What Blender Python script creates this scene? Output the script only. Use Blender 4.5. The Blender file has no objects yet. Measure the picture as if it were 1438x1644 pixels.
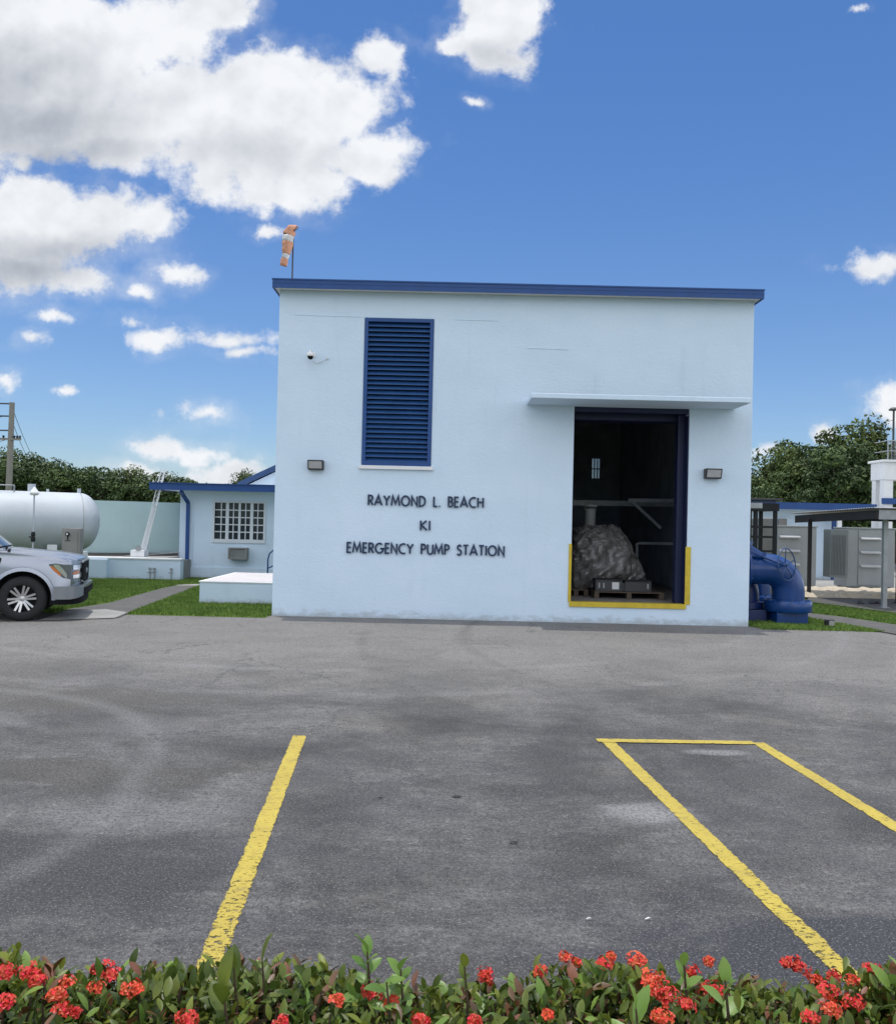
import bpy, bmesh, math, random
import numpy as np
from mathutils import Vector, Matrix, noise

D = bpy.data
scene = bpy.context.scene
COL = scene.collection
R = math.radians
PI = math.pi

# ------------------------------------------------------------------ camera
CAM = Vector((0, 0, 2.0))
FPX = 1380.0                                   # focal length in photo pixels (photo 1438 x 1644)
PITCH, ROLL = R(0.66), R(1.32)
_r0 = Vector((1, 0, 0)); _u0 = Vector((0, -math.sin(PITCH), math.cos(PITCH)))
FWD = Vector((0, math.cos(PITCH), math.sin(PITCH)))
RIGHT = _r0 * math.cos(ROLL) + _u0 * math.sin(ROLL)
UP = -_r0 * math.sin(ROLL) + _u0 * math.cos(ROLL)
cam = D.cameras.new('camera'); camo = D.objects.new('camera', cam); COL.objects.link(camo)
cam.sensor_fit = 'HORIZONTAL'; cam.sensor_width = 36; cam.lens = FPX / 1438 * 36
cam.clip_start = 0.05; cam.clip_end = 3000
camo.matrix_world = Matrix.Translation(CAM) @ Matrix((RIGHT, UP, -FWD)).transposed().to_4x4()
scene.camera = camo


def ray(px, py):
    return FWD + RIGHT * ((px - 719) / FPX) + UP * ((822 - py) / FPX)


def at(px, py, Y):
    d = ray(px, py); return CAM + d * (Y / d.y)


def gnd(px, py, z=0.0):
    d = ray(px, py); return CAM + d * ((z - 2.0) / d.z)


# ------------------------------------------------------------------ colour management
scene.view_settings.view_transform = 'Standard'
scene.view_settings.look = 'None'
scene.view_settings.gamma = 1
scene.view_settings.exposure = 0.35
scene.render.film_transparent = False

# ------------------------------------------------------------------ sun
SUN_EL, SUN_AZ = 84.0, -38.0                   # azimuth from +Y (behind the building), negative = left
sd = Vector((math.sin(R(SUN_AZ)) * math.cos(R(SUN_EL)), math.cos(R(SUN_AZ)) * math.cos(R(SUN_EL)), math.sin(R(SUN_EL))))
sun = D.lights.new('sun', 'SUN'); sun.energy = 2.1; sun.angle = R(0.5); sun.color = (1.0, 0.955, 0.89)
suno = D.objects.new('sun', sun); COL.objects.link(suno)
suno.rotation_euler = sd.to_track_quat('Z', 'Y').to_euler(); suno.location = (0, 0, 60)


# ------------------------------------------------------------------ node expression helper
class E:
    """tiny wrapper: arithmetic on sockets"""
    def __init__(s, nt, sock): s.nt, s.s = nt, sock

    def _m(s, op, *a, clamp=False):
        n = s.nt.nodes.new('ShaderNodeMath'); n.operation = op; n.use_clamp = clamp
        for i, v in enumerate((s,) + a):
            if isinstance(v, E): s.nt.links.new(v.s, n.inputs[i])
            else: n.inputs[i].default_value = v
        return E(s.nt, n.outputs[0])

    def __add__(s, o): return s._m('ADD', o)
    def __sub__(s, o): return s._m('SUBTRACT', o)
    def __mul__(s, o): return s._m('MULTIPLY', o)
    def __truediv__(s, o): return s._m('DIVIDE', o)
    def max(s, o): return s._m('MAXIMUM', o)
    def min(s, o): return s._m('MINIMUM', o)
    def smax(s, o, k): return s._m('SMOOTH_MAX', o, k)
    def clamp(s): return s._m('ADD', 0.0, clamp=True)
    def pow(s, o): return s._m('POWER', o)
    def abs(s): return s._m('ABSOLUTE')

    def ramp(s, a, b, lo=0.0, hi=1.0, smooth=True):
        n = s.nt.nodes.new('ShaderNodeMapRange')
        n.interpolation_type = 'SMOOTHSTEP' if smooth else 'LINEAR'
        s.nt.links.new(s.s, n.inputs[0])
        for i, v in zip((1, 2, 3, 4), (a, b, lo, hi)): n.inputs[i].default_value = v
        return E(s.nt, n.outputs[0])


def vmath(nt, op, a, b=None, c=None, out=0):
    n = nt.nodes.new('ShaderNodeVectorMath'); n.operation = op
    for i, v in enumerate((a, b, c)):
        if v is None: continue
        if hasattr(v, 'is_output'): nt.links.new(v, n.inputs[i])
        else: n.inputs[i].default_value = v
    return n.outputs[out]


def noise_n(nt, vec, scale, detail=4, rough=0.5, dist=0.0, color=False):
    n = nt.nodes.new('ShaderNodeTexNoise'); nt.links.new(vec, n.inputs['Vector'])
    n.inputs['Scale'].default_value = scale; n.inputs['Detail'].default_value = detail
    n.inputs['Roughness'].default_value = rough; n.inputs['Distortion'].default_value = dist
    return n.outputs['Color'] if color else E(nt, n.outputs['Fac'])


def mixc(nt, f, a, b):
    n = nt.nodes.new('ShaderNodeMix'); n.data_type = 'RGBA'
    for idx, v in ((0, f), (6, a), (7, b)):
        if isinstance(v, E): v = v.s
        if hasattr(v, 'is_output'): nt.links.new(v, n.inputs[idx])
        elif idx == 0: n.inputs[0].default_value = v
        else: n.inputs[idx].default_value = (*v[:3], 1)
    return n.outputs[2]


# ------------------------------------------------------------------ sky with cumulus clouds
W = D.worlds.new('World'); scene.world = W; W.use_nodes = True
nt = W.node_tree; nt.nodes.clear()
out = nt.nodes.new('ShaderNodeOutputWorld'); bg = nt.nodes.new('ShaderNodeBackground')
nt.links.new(bg.outputs[0], out.inputs[0])
sky = nt.nodes.new('ShaderNodeTexSky'); sky.sky_type = 'NISHITA'; sky.sun_disc = False
sky.sun_elevation = R(SUN_EL); sky.sun_rotation = R(SUN_AZ)
sky.air_density = 1.0; sky.dust_density = 0.4; sky.ozone_density = 2.5; sky.altitude = 0
SKY = 0.125
bg.inputs[1].default_value = SKY
tc = nt.nodes.new('ShaderNodeTexCoord'); dirv = tc.outputs['Generated']
sep = nt.nodes.new('ShaderNodeSeparateXYZ'); nt.links.new(dirv, sep.inputs[0])
dx, dy, dz = (E(nt, sep.outputs[i]) for i in range(3))
yy = dy.max(0.02)
cmb = nt.nodes.new('ShaderNodeCombineXYZ')
nt.links.new((dx / yy).s, cmb.inputs[0]); nt.links.new((dz / yy).s, cmb.inputs[1])
P0 = cmb.outputs[0]
wn = noise_n(nt, P0, 9.0, 6, 0.6, color=True)
wv = vmath(nt, 'SUBTRACT', wn, (0.5, 0.5, 0.5))
wv = vmath(nt, 'MULTIPLY', wv, (0.085, 0.06, 0))
P1 = vmath(nt, 'ADD', P0, wv)

CLOUDS = [  # px, py, rx, ry (photo pixels): where each cumulus puff stands in the sky
    (60, 90, 235, 135), (215, 60, 170, 85), (350, 18, 60, 45), (60, 190, 175, 72), (190, 215, 130, 60),
    (300, 165, 125, 88), (430, 145, 150, 82), (535, 160, 100, 72), (612, 100, 52, 40), (590, 246, 88, 50),
    (520, 298, 62, 48), (345, 285, 82, 42), (410, 235, 185, 80), (455, 305, 90, 30), (650, 240, 28, 18),
    (50, 335, 145, 84), (165, 350, 110, 56), (240, 364, 58, 32), (20, 415, 95, 62), (125, 450, 52, 28), (45, 250, 40, 22),
    (795, 42, 92, 58), (812, 88, 62, 30), (716, 76, 42, 18), (850, 30, 42, 38), (765, 5, 55, 45), (-40, 60, 200, 220),
    (430, 360, 32, 14), (283, 430, 44, 19), (216, 458, 34, 15), (97, 506, 31, 11), (50, 546, 26, 14),
    (248, 543, 60, 24), (207, 512, 30, 12), (385, 546, 58, 19), (405, 568, 48, 14), (12, 610, 28, 13), (90, 625, 20, 7),
    (318, 667, 44, 19), (245, 712, 46, 18), (312, 724, 52, 14), (225, 757, 50, 16), (370, 758, 75, 22),
    (1400, 428, 62, 25), (1440, 662, 58, 44), (1328, 703, 30, 20), (1222, 730, 28, 13), (757, 165, 14, 8), (1390, 10, 14, 5)]
F = None
for (px, py, rx, ry) in CLOUDS:
    d = ray(px, py); u, v = d.x / d.y, d.z / d.y
    a, b = FPX / rx, FPX / ry
    q = vmath(nt, 'MULTIPLY_ADD', P1, (a, b, 0), (-u * a, -v * b, 0))
    ln = E(nt, vmath(nt, 'LENGTH', q, out=1))
    s_ = min(1.6, max(0.40, (ry / 52) ** 0.55))
    f = ln * (-s_) + s_
    F = f if F is None else F.smax(f, 0.22)
# the rest of the sky, outside the view: dense cumulus added as fill light
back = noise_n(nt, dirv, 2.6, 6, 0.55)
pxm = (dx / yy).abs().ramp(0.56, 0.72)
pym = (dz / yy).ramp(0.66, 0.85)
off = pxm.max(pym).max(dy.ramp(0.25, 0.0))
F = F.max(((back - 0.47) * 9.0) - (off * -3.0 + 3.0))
n1 = noise_n(nt, P0, 14.0, 9, 0.62)
b1 = noise_n(nt, P0, 11.0, 5, 0.5)
b2 = noise_n(nt, vmath(nt, 'ADD', P0, (0.008, -0.016, 0)), 11.0, 5, 0.5)
n3 = noise_n(nt, P0, 5.0, 4, 0.5)
nvl = noise_n(nt, P0, 6.0, 5, 0.6).ramp(0.42, 0.68)
F2 = F + (n1 - 0.5) * 2.25 + 0.05
dens = F2.ramp(-0.10, 0.46).max(F2.ramp(-0.55, 0.2) * 0.30 * nvl)
dens = dens * dz.ramp(0.0, 0.03)
# grey undersides
GREY = [(30, 195, 240, 75, 1), (130, 235, 170, 45, .9), (20, 120, 190, 80, .9), (380, 240, 210, 48, .55), (40, 430, 120, 48, 1), (780, 85, 90, 30, .5), (60, 400, 180, 35, .8)]
G = None
for (px, py, rx, ry, wg) in GREY:
    d = ray(px, py); u, v = d.x / d.y, d.z / d.y
    a, b = FPX / rx, FPX / ry
    ln = E(nt, vmath(nt, 'LENGTH', vmath(nt, 'MULTIPLY_ADD', P1, (a, b, 0), (-u * a, -v * b, 0)), out=1))
    f = ln.ramp(1.35, 0.0) * wg
    G = f if G is None else G.max(f)
relief = ((b2 - b1) * 3.0 + 0.5).clamp()
shade = (G * 0.78 + (relief - 0.5) * 0.42 + (n3 - 0.5) * 0.30 + 0.07).clamp()
ccol = mixc(nt, shade, (0.93, 0.95, 0.985), (0.40, 0.44, 0.51))
skyc = nt.nodes.new('ShaderNodeMix'); skyc.data_type = 'RGBA'; skyc.blend_type = 'MULTIPLY'
skyc.inputs[0].default_value = 1.0; nt.links.new(mixc(nt, dz.ramp(0.05, 0.5), (0.53, 0.625, 0.77), (0.40, 0.60, 0.835)), skyc.inputs[7])
nt.links.new(sky.outputs[0], skyc.inputs[6])
CL = nt.nodes.new('ShaderNodeVectorMath'); CL.operation = 'SCALE'
nt.links.new(ccol, CL.inputs[0]); nt.links.new((off * 0.85 + 1.0).ramp(1.0, 1.85, 0.77 / SKY, 1.5 / SKY, smooth=False).s, CL.inputs['Scale'])   # clouds out of view are brightened to light the shaded facade
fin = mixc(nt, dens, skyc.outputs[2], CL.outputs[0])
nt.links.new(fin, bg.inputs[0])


# ------------------------------------------------------------------ materials
def pm(name, col, rough=0.6, metal=0.0, var=0.12, scale=3.0, bump=0.0, bscale=60.0, col2=None, aniso=(1, 1, 1), spec=0.5, island=0.0, coat=0.0, detail=5, trans=0.0):
    m = D.materials.new(name); m.use_nodes = True; t = m.node_tree
    b = t.nodes['Principled BSDF']; b.inputs['Roughness'].default_value = rough; b.inputs['Metallic'].default_value = metal
    b.inputs['Specular IOR Level'].default_value = spec
    if coat: b.inputs['Coat Weight'].default_value = coat; b.inputs['Coat Roughness'].default_value = 0.06
    g = t.nodes.new('ShaderNodeNewGeometry')
    vec = vmath(t, 'MULTIPLY', g.outputs['Position'], aniso)
    n = noise_n(t, vec, scale, detail, 0.6).ramp(0.25, 0.75)
    c2 = col2 or tuple(c * (1 - var * 2) for c in col)
    c = mixc(t, n, col, c2)
    if island:
        hs = t.nodes.new('ShaderNodeHueSaturation'); t.links.new(c, hs.inputs['Color'])
        rp = E(t, g.outputs['Random Per Island'])
        t.links.new(rp.ramp(0, 1, 1 - island, 1 + island, smooth=False).s, hs.inputs['Value'])
        t.links.new(rp.ramp(0, 1, 0.5 + island * 0.05, 0.5 - island * 0.06, smooth=False).s, hs.inputs['Hue'])
        c = hs.outputs[0]
    t.links.new(c, b.inputs['Base Color'])
    if trans:
        tl = t.nodes.new('ShaderNodeBsdfTranslucent'); t.links.new(c, tl.inputs[0]); mx = t.nodes.new('ShaderNodeMixShader'); mx.inputs[0].default_value = trans
        t.links.new(b.outputs[0], mx.inputs[1]); t.links.new(tl.outputs[0], mx.inputs[2]); t.links.new(mx.outputs[0], t.nodes['Material Output'].inputs[0])
    if bump:
        bn = t.nodes.new('ShaderNodeBump'); bn.inputs['Strength'].default_value = bump; bn.inputs['Distance'].default_value = 0.01
        t.links.new(noise_n(t, vec, bscale, 4, 0.6).s, bn.inputs['Height']); t.links.new(bn.outputs[0], b.inputs['Normal'])
    return m


def glassy(name, col, rough=0.05, alpha=1.0):
    m = pm(name, col, rough, 0, 0.0)
    return m


M = {}
M['stucco'] = pm('pale blue painted stucco', (0.635, 0.755, 0.875), 0.75, var=0.03, scale=0.8, bump=0.6, bscale=13, col2=(0.585, 0.715, 0.83), aniso=(1, 1, 1.6), spec=0.3)
M['white_paint'] = pm('white painted concrete', (0.78, 0.79, 0.80), 0.7, var=0.05, scale=2, bump=0.2, bscale=30)
M['pad_top'] = pm('pinkish concrete screed', (0.62, 0.58, 0.58), 0.85, var=0.06, scale=2)
M['navy'] = pm('royal blue gloss paint', (0.007, 0.062, 0.235), 0.5, var=0.08, scale=4, bump=0.05, bscale=12)
M['slat'] = pm('louvre blue', (0.020, 0.078, 0.23), 0.45, var=0.1)
M['dark_navy'] = pm('dark navy paint', (0.014, 0.055, 0.165), 0.45, var=0.1, scale=4)
M['door_navy'] = pm('deep navy door paint', (0.006, 0.013, 0.06), 0.5, var=0.1)
M['pipe_shaded'] = pm('shade-darkened blue enamel', (0.006, 0.022, 0.11), 0.4, var=0.1)  # pipe enamel darkened to carry the shade under the elbow
M['letter'] = pm('navy letter enamel', (0.010, 0.030, 0.085), 0.4, var=0.05)
M['pipe_blue'] = pm('blue pipe enamel', (0.004, 0.048, 0.20), 0.30, var=0.12, scale=3, bump=0.05, bscale=9)
M['glass'] = glassy('dark window glass', (0.03, 0.04, 0.045), 0.08)
M['frame_white'] = pm('white window frame', (0.66, 0.70, 0.74), 0.5, var=0.04)
M['yellow_guard'] = pm('yellow painted steel', (0.62, 0.46, 0.03), 0.5, var=0.12, scale=5, bump=0.1)
M['interior'] = pm('dark interior paint', (0.50, 0.54, 0.60), 0.9, var=0.15, scale=1.5)
M['int_floor'] = pm('interior concrete floor', (0.24, 0.22, 0.21), 0.8, var=0.2, scale=2)
M['steel'] = pm('grey steel beam', (0.40, 0.42, 0.42), 0.6, var=0.15, scale=3)
M['black_steel'] = pm('black steel', (0.012, 0.013, 0.016), 0.75, var=0.15, scale=5)
M['dark_grey'] = pm('charcoal plastic', (0.045, 0.047, 0.05), 0.5, var=0.1)
M['lens_grey'] = pm('frosted lamp lens', (0.42, 0.43, 0.44), 0.25, var=0.06, scale=12)
M['black'] = pm('black plastic', (0.006, 0.006, 0.008), 0.75, var=0.1, spec=0.15)
M['plastic_wrap'] = pm('clouded plastic wrap', (0.21, 0.21, 0.21), 0.18, var=0.3, scale=3.0, bump=0.8, bscale=11, col2=(0.075, 0.068, 0.06), aniso=(1.6, 1.6, .6))
M['wood'] = pm('weathered pallet wood', (0.12, 0.09, 0.065), 0.85, var=0.2, scale=8, aniso=(1, 8, 8))
M['paper'] = pm('white paper label', (0.7, 0.7, 0.7), 0.8, var=0.05)
M['orange_cloth'] = pm('faded orange cloth', (0.60, 0.30, 0.19), 0.85, var=0.15, scale=9)
M['white_cloth'] = pm('faded white cloth', (0.58, 0.58, 0.58), 0.85, var=0.1, scale=9)
M['galv'] = pm('galvanised steel', (0.36, 0.38, 0.39), 0.5, 0.35, var=0.12, scale=6)
M['tank_white'] = pm('white tank paint', (0.50, 0.54, 0.58), 0.55, var=0.06, scale=1.2)
M['tank_green'] = pm('pale green tank paint', (0.42, 0.555, 0.56), 0.75, var=0.05, scale=1.0, bump=0.15, bscale=14)
M['cabinet_tan'] = pm('weathered tan cabinet', (0.26, 0.25, 0.24), 0.6, var=0.1, scale=3)
M['cab_grey'] = pm('grey cabinet enamel', (0.28, 0.30, 0.305), 0.5, var=0.06, scale=2)
M['cab_grey2'] = pm('dark grey cabinet enamel', (0.16, 0.18, 0.185), 0.5, var=0.06, scale=2)
M['cab_rib'] = pm('pale cabinet rib', (0.5, 0.51, 0.52), 0.5, var=0.05)
M['wood_pole'] = pm('grey weathered pole wood', (0.26, 0.245, 0.22), 0.9, var=0.15, scale=5, aniso=(6, 6, 0.6), bump=0.3)
M['bark'] = pm('bark', (0.12, 0.095, 0.075), 0.9, var=0.2, scale=6, bump=0.5)
M['leaf_dark'] = pm('dark tree foliage', (0.066, 0.110, 0.028), 0.6, var=0.15, scale=0.5, col2=(0.030, 0.056, 0.018), island=0.45, spec=0.3)
M['leaf_mid'] = pm('mid green tree foliage', (0.115, 0.16, 0.042), 0.6, var=0.15, scale=0.6, col2=(0.036, 0.060, 0.018), island=0.45, spec=0.3)
M['concrete'] = pm('old concrete path', (0.115, 0.110, 0.105), 0.9, var=0.15, scale=2.5, bump=0.3)
M['concrete_light'] = pm('pale concrete', (0.34, 0.335, 0.32), 0.9, var=0.12, scale=2.0, bump=0.3)
M['limestone'] = pm('cream limestone rubble', (0.60, 0.52, 0.40), 0.95, var=0.12, scale=5, bump=0.9, bscale=14)
M['roof_dark'] = pm('dark brown timber', (0.035, 0.030, 0.032), 0.8, var=0.1)
M['roof_sheet'] = pm('corrugated roof sheet', (0.38, 0.39, 0.40), 0.5, 0.3, var=0.1)
M['silver'] = pm('silver car paint', (0.29, 0.32, 0.38), 0.24, 0.7, var=0.02, coat=0.6)
M['silver_dark'] = pm('grey bumper paint', (0.25, 0.27, 0.29), 0.3, 0.6, var=0.04, coat=0.3)
M['rubber'] = pm('tyre rubber', (0.018, 0.018, 0.019), 0.85, var=0.15, scale=9)
M['rim'] = pm('machined alloy', (0.55, 0.55, 0.56), 0.25, 0.8, var=0.05)
M['amber'] = pm('amber lens', (0.55, 0.17, 0.05), 0.2, var=0.05)
M['headlamp'] = pm('clear headlamp', (0.20, 0.22, 0.25), 0.10, 0.5, var=0.1, scale=14)
M['chrome'] = pm('bright chrome', (0.8, 0.82, 0.85), 0.12, 0.9, var=0.03)
M['car_glass'] = pm('car glass', (0.045, 0.06, 0.075), 0.04, var=0.0)
M['hleaf'] = pm('hedge leaf', (0.155, 0.205, 0.028), 0.42, var=0.2, scale=6, col2=(0.055, 0.090, 0.018), island=0.45, spec=0.4, trans=0.3)
M['hleaf_red'] = pm('bronze young hedge leaf', (0.16, 0.075, 0.03), 0.42, var=0.2, scale=9, island=0.4)
M['hleaf_light'] = pm('light green leaf', (0.19, 0.32, 0.06), 0.40, var=0.15, scale=8, island=0.25, trans=0.3)
M['hstem'] = pm('hedge stem', (0.09, 0.06, 0.035), 0.8, var=0.2, scale=12)
M['petal'] = pm('scarlet petal', (0.56, 0.035, 0.014), 0.5, var=0.12, scale=25, island=0.25)
M['petal_o'] = pm('orange red petal', (0.66, 0.080, 0.022), 0.5, var=0.12, scale=25, island=0.25)
M['grass_blade'] = pm('grass blades', (0.155, 0.25, 0.05), 0.7, var=0.2, scale=1.5, col2=(0.09, 0.16, 0.032), island=0.3, spec=0.2)


def asphalt():
    m = D.materials.new('weathered asphalt'); m.use_nodes = True; t = m.node_tree; b = t.nodes['Principled BSDF']
    g = t.nodes.new('ShaderNodeNewGeometry'); P = g.outputs['Position']
    big = noise_n(t, vmath(t, 'MULTIPLY', P, (1, 1.15, 1)), 0.42, 6, 0.58, 0.6)
    mid = noise_n(t, vmath(t, 'MULTIPLY', P, (1, 1.6, 1)), 1.7, 6, 0.62, 0.4)
    fine = noise_n(t, P, 80, 3, 0.8)
    agg = noise_n(t, P, 36, 5, 0.9)
    sp = t.nodes.new('ShaderNodeSeparateXYZ'); t.links.new(P, sp.inputs[0]); px = E(t, sp.outputs[0]); py = E(t, sp.outputs[1])
    # asphalt gets paler with distance: grazing sheen painted into the colour
    dark = noise_n(t, P, 0.62, 6, 0.62, 0.8).ramp(0.30, 0.62, 0.50, 1.12)
    far_sheen = (py + (big - 0.5) * 5.0).ramp(7.5, 13.5)
    v = (big.ramp(0.35, 0.68) * 0.5 + mid.ramp(0.3, 0.7) * 0.5)
    c = mixc(t, v, (0.050, 0.049, 0.051), (0.150, 0.146, 0.142))
    c = mixc(t, far_sheen * 0.85, c, (0.242, 0.232, 0.220))
    mid2 = noise_n(t, vmath(t, 'MULTIPLY', P, (1, 3.5, 1)), 0.9, 5, 0.6)
    c = mixc(t, mid2.ramp(0.52, 0.72) * 0.35, c, (0.12, 0.12, 0.125))

    crust = noise_n(t, vmath(t, 'MULTIPLY', P, (1, 1.3, 1)), 9.0, 7, 0.72)
    c = mixc(t, crust.ramp(0.50, 0.68) * big.ramp(0.30, 0.60) * 0.5, c, (0.25, 0.243, 0.235))
    c = mixc(t, crust.ramp(0.49, 0.32) * 0.6, c, (0.048, 0.048, 0.053))
    warm = noise_n(t, P, 0.8, 5, 0.6)
    c = mixc(t, warm.ramp(0.52, 0.70) * 0.30, c, (0.165, 0.150, 0.125))

    def spot(x, y, rx, ry, wob=1.9):
        a = (px - x) * (1 / rx); c_ = (py - y) * (1 / ry)
        r = (a * a + c_ * c_).pow(0.5) + (mid - 0.5) * wob + (crust - 0.5) * 0.8
        return r.ramp(1.15, 0.35)
    sc_ = t.nodes.new('ShaderNodeVectorMath'); sc_.operation = 'SCALE'; t.links.new(c, sc_.inputs[0]); t.links.new((dark + far_sheen * (dark * -1.0 + 1.0) * 0.75).s, sc_.inputs['Scale']); c = sc_.outputs[0]
    # stains measured on the ground
    for (qx, qy, rx, ry, colr, amt) in ((1045, 1305, .42, .28, (0.30, .295, .30), .7), (1145, 1208, .38, .12, (0.30, .30, .30), .6),
                                        (230, 1165, .7, .5, (.25, .25, .25), .30), (230, 1310, .9, .45, (.22, .22, .22), .4),
                                        (1390, 1530, 1.5, .6, (.042, .044, .054), .9), (640, 1300, .5, .4, (.09, .09, .1), .4),
                                        (980, 1540, .6, .15, (.05, .05, .06), .6), (60, 1400, 1.7, .8, (.045, .045, .048), .85), (80, 1240, 1.6, .5, (.075, .07, .062), .6), (880, 1225, .5, .8, (.055, .055, .057), .6), (1240, 1270, 1.2, .8, (.07, .07, .07), .6), (90, 1120, 2.2, .8, (.10, .094, .083), .6), (300, 1480, .9, .25, (.06, .06, .066), .5), (560, 1230, .5, .9, (.07, .07, .07), .4),
                                        (420, 1370, .3, .3, (.075, .075, .085), .5)):
        p = gnd(qx, qy)
        c = mixc(t, spot(p.x, p.y, rx, ry) * amt, c, colr)
    # a pale tyre scrub arc on the left
    ctr = Vector((-5.6, 6.4)); rad = 3.3
    ax = px - ctr.x; ay = py - ctr.y
    rr = (ax * ax + ay * ay).pow(0.5) - rad
    arc = (rr.abs() + (mid - 0.5) * 0.25).ramp(0.20, 0.0) * ax.ramp(-1.0, 1.2) * ay.ramp(-0.5, 0.8)
    c = mixc(t, arc * 0.28, c, (0.27, 0.27, 0.27))
    for (cx_, cy_, rad_, wd_, am_, dk) in ((-4.9, 5.6, 2.7, .09, .22, .30), (-4.6, 5.2, 1.9, .07, .22, .045), (9.5, 15.0, 9.2, .08, .35, .06), (9.5, 15.0, 10.9, .08, .30, .06), (-2.0, 20.0, 8.6, .10, .30, .31), (-2.0, 20.0, 10.2, .10, .25, .30)):
        a2 = px - cx_; b2 = py - cy_
        r2 = ((a2 * a2 + b2 * b2).pow(0.5) - rad_).abs() + (mid - 0.5) * 0.3
        c = mixc(t, r2.ramp(wd_ * 2, 0.0) * big.ramp(0.36, 0.60) * am_, c, (dk, dk, dk))
    # cracks
    vo = t.nodes.new('ShaderNodeTexVoronoi'); vo.feature = 'DISTANCE_TO_EDGE'; vo.inputs['Scale'].default_value = 0.45
    wv_ = vmath(t, 'ADD', P, vmath(t, 'MULTIPLY', noise_n(t, P, 2.2, 5, 0.7, color=True), (0.9, 0.9, 0)))
    t.links.new(wv_, vo.inputs['Vector'])
    crack = E(t, vo.outputs['Distance']).ramp(0.007, 0.0) * big.ramp(0.44, 0.52)
    c = mixc(t, crack * 0.75, c, (0.045, 0.045, 0.05))
    c = mixc(t, fine.ramp(0.53, 0.68) * 0.62, c, (0.40, 0.39, 0.375))
    c = mixc(t, agg.ramp(0.54, 0.38) * 0.85, c, (0.030, 0.030, 0.032))
    t.links.new(c, b.inputs['Base Color'])
    b.inputs['Roughness'].default_value = 0.88; b.inputs['Specular IOR Level'].default_value = 0.3
    bn = t.nodes.new('ShaderNodeBump'); bn.inputs['Strength'].default_value = 0.7; bn.inputs['Distance'].default_value = 0.006
    t.links.new((fine * 0.5 + agg).s, bn.inputs['Height']); t.links.new(bn.outputs[0], b.inputs['Normal'])
    return m


def line_paint():
    m = D.materials.new('worn yellow line paint'); m.use_nodes = True; t = m.node_tree; b = t.nodes['Principled BSDF']
    g = t.nodes.new('ShaderNodeNewGeometry'); P = g.outputs['Position']
    n = noise_n(t, P, 2.5, 5, 0.6); f = noise_n(t, P, 60, 4, 0.7)
    cr = noise_n(t, P, 11, 8, 0.78)
    c = mixc(t, n.ramp(0.3, 0.7), (0.47, 0.365, 0.055), (0.40, 0.305, 0.05))
    c = mixc(t, f.ramp(0.5, 0.75) * 0.4, c, (0.30, 0.25, 0.10))
    c = mixc(t, noise_n(t, vmath(t, 'MULTIPLY', P, (1, 2.2, 1)), 7, 6, 0.7).ramp(0.52, 0.66) * 0.6, c, (0.25, 0.20, 0.065))
    t.links.new(c, b.inputs['Base Color']); b.inputs['Roughness'].default_value = 0.75
    uv = t.nodes.new('ShaderNodeAttribute'); uv.attribute_name = 'edge'
    e = E(t, uv.outputs['Fac'])                        # 0 at the stripe's edge, 1 in its middle
    sp = t.nodes.new('ShaderNodeSeparateXYZ'); t.links.new(P, sp.inputs[0])
    near = E(t, sp.outputs[1]).ramp(6.0, 3.6)
    hole = ((cr - 0.5) * 2.3 + e * 0.62 - near * 0.16).ramp(-0.04, 0.06)
    fl_ = noise_n(t, vmath(t, 'MULTIPLY', P, (1, 1.8, 1)), 22, 7, 0.8)
    hole = hole.min(1.0) * (fl_ + near * 0.06).ramp(0.63, 0.57)
    tr = t.nodes.new('ShaderNodeBsdfTransparent'); mx = t.nodes.new('ShaderNodeMixShader')
    t.links.new(hole.s, mx.inputs[0]); t.links.new(tr.outputs[0], mx.inputs[1]); t.links.new(b.outputs[0], mx.inputs[2])
    t.links.new(mx.outputs[0], t.nodes['Material Output'].inputs[0])
    return m


def grass_ground():
    m = D.materials.new('mown lawn'); m.use_nodes = True; t = m.node_tree; b = t.nodes['Principled BSDF']
    g = t.nodes.new('ShaderNodeNewGeometry'); P = g.outputs['Position']
    a = noise_n(t, P, 0.9, 6, 0.6); f = noise_n(t, P, 28, 5, 0.8)
    c = mixc(t, a.ramp(0.3, 0.7), (0.085, 0.15, 0.03), (0.14, 0.195, 0.05))
    c = mixc(t, f.ramp(0.45, 0.7) * 0.6, c, (0.035, 0.062, 0.012))
    t.links.new(c, b.inputs['Base Color']); b.inputs['Roughness'].default_value = 0.95; b.inputs['Specular IOR Level'].default_value = 0.1
    bn = t.nodes.new('ShaderNodeBump'); bn.inputs['Strength'].default_value = 0.9; bn.inputs['Distance'].default_value = 0.04
    t.links.new(f.s, bn.inputs['Height']); t.links.new(bn.outputs[0], b.inputs['Normal'])
    return m


def splash(m):
    t = m.node_tree; b = t.nodes['Principled BSDF']; lk = b.inputs['Base Color'].links[0].from_socket
    g = t.nodes.new('ShaderNodeNewGeometry'); sp = t.nodes.new('ShaderNodeSeparateXYZ'); t.links.new(g.outputs['Position'], sp.inputs[0])
    n = noise_n(t, vmath(t, 'MULTIPLY', g.outputs['Position'], (1, 1, 2)), 3.5, 7, 0.75)
    f = (E(t, sp.outputs[2]) + (n - 0.5) * 0.5).ramp(0.16, -0.02) * 0.65
    t.links.new(mixc(t, f, lk, (0.33, 0.36, 0.36)), b.inputs['Base Color'])


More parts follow.
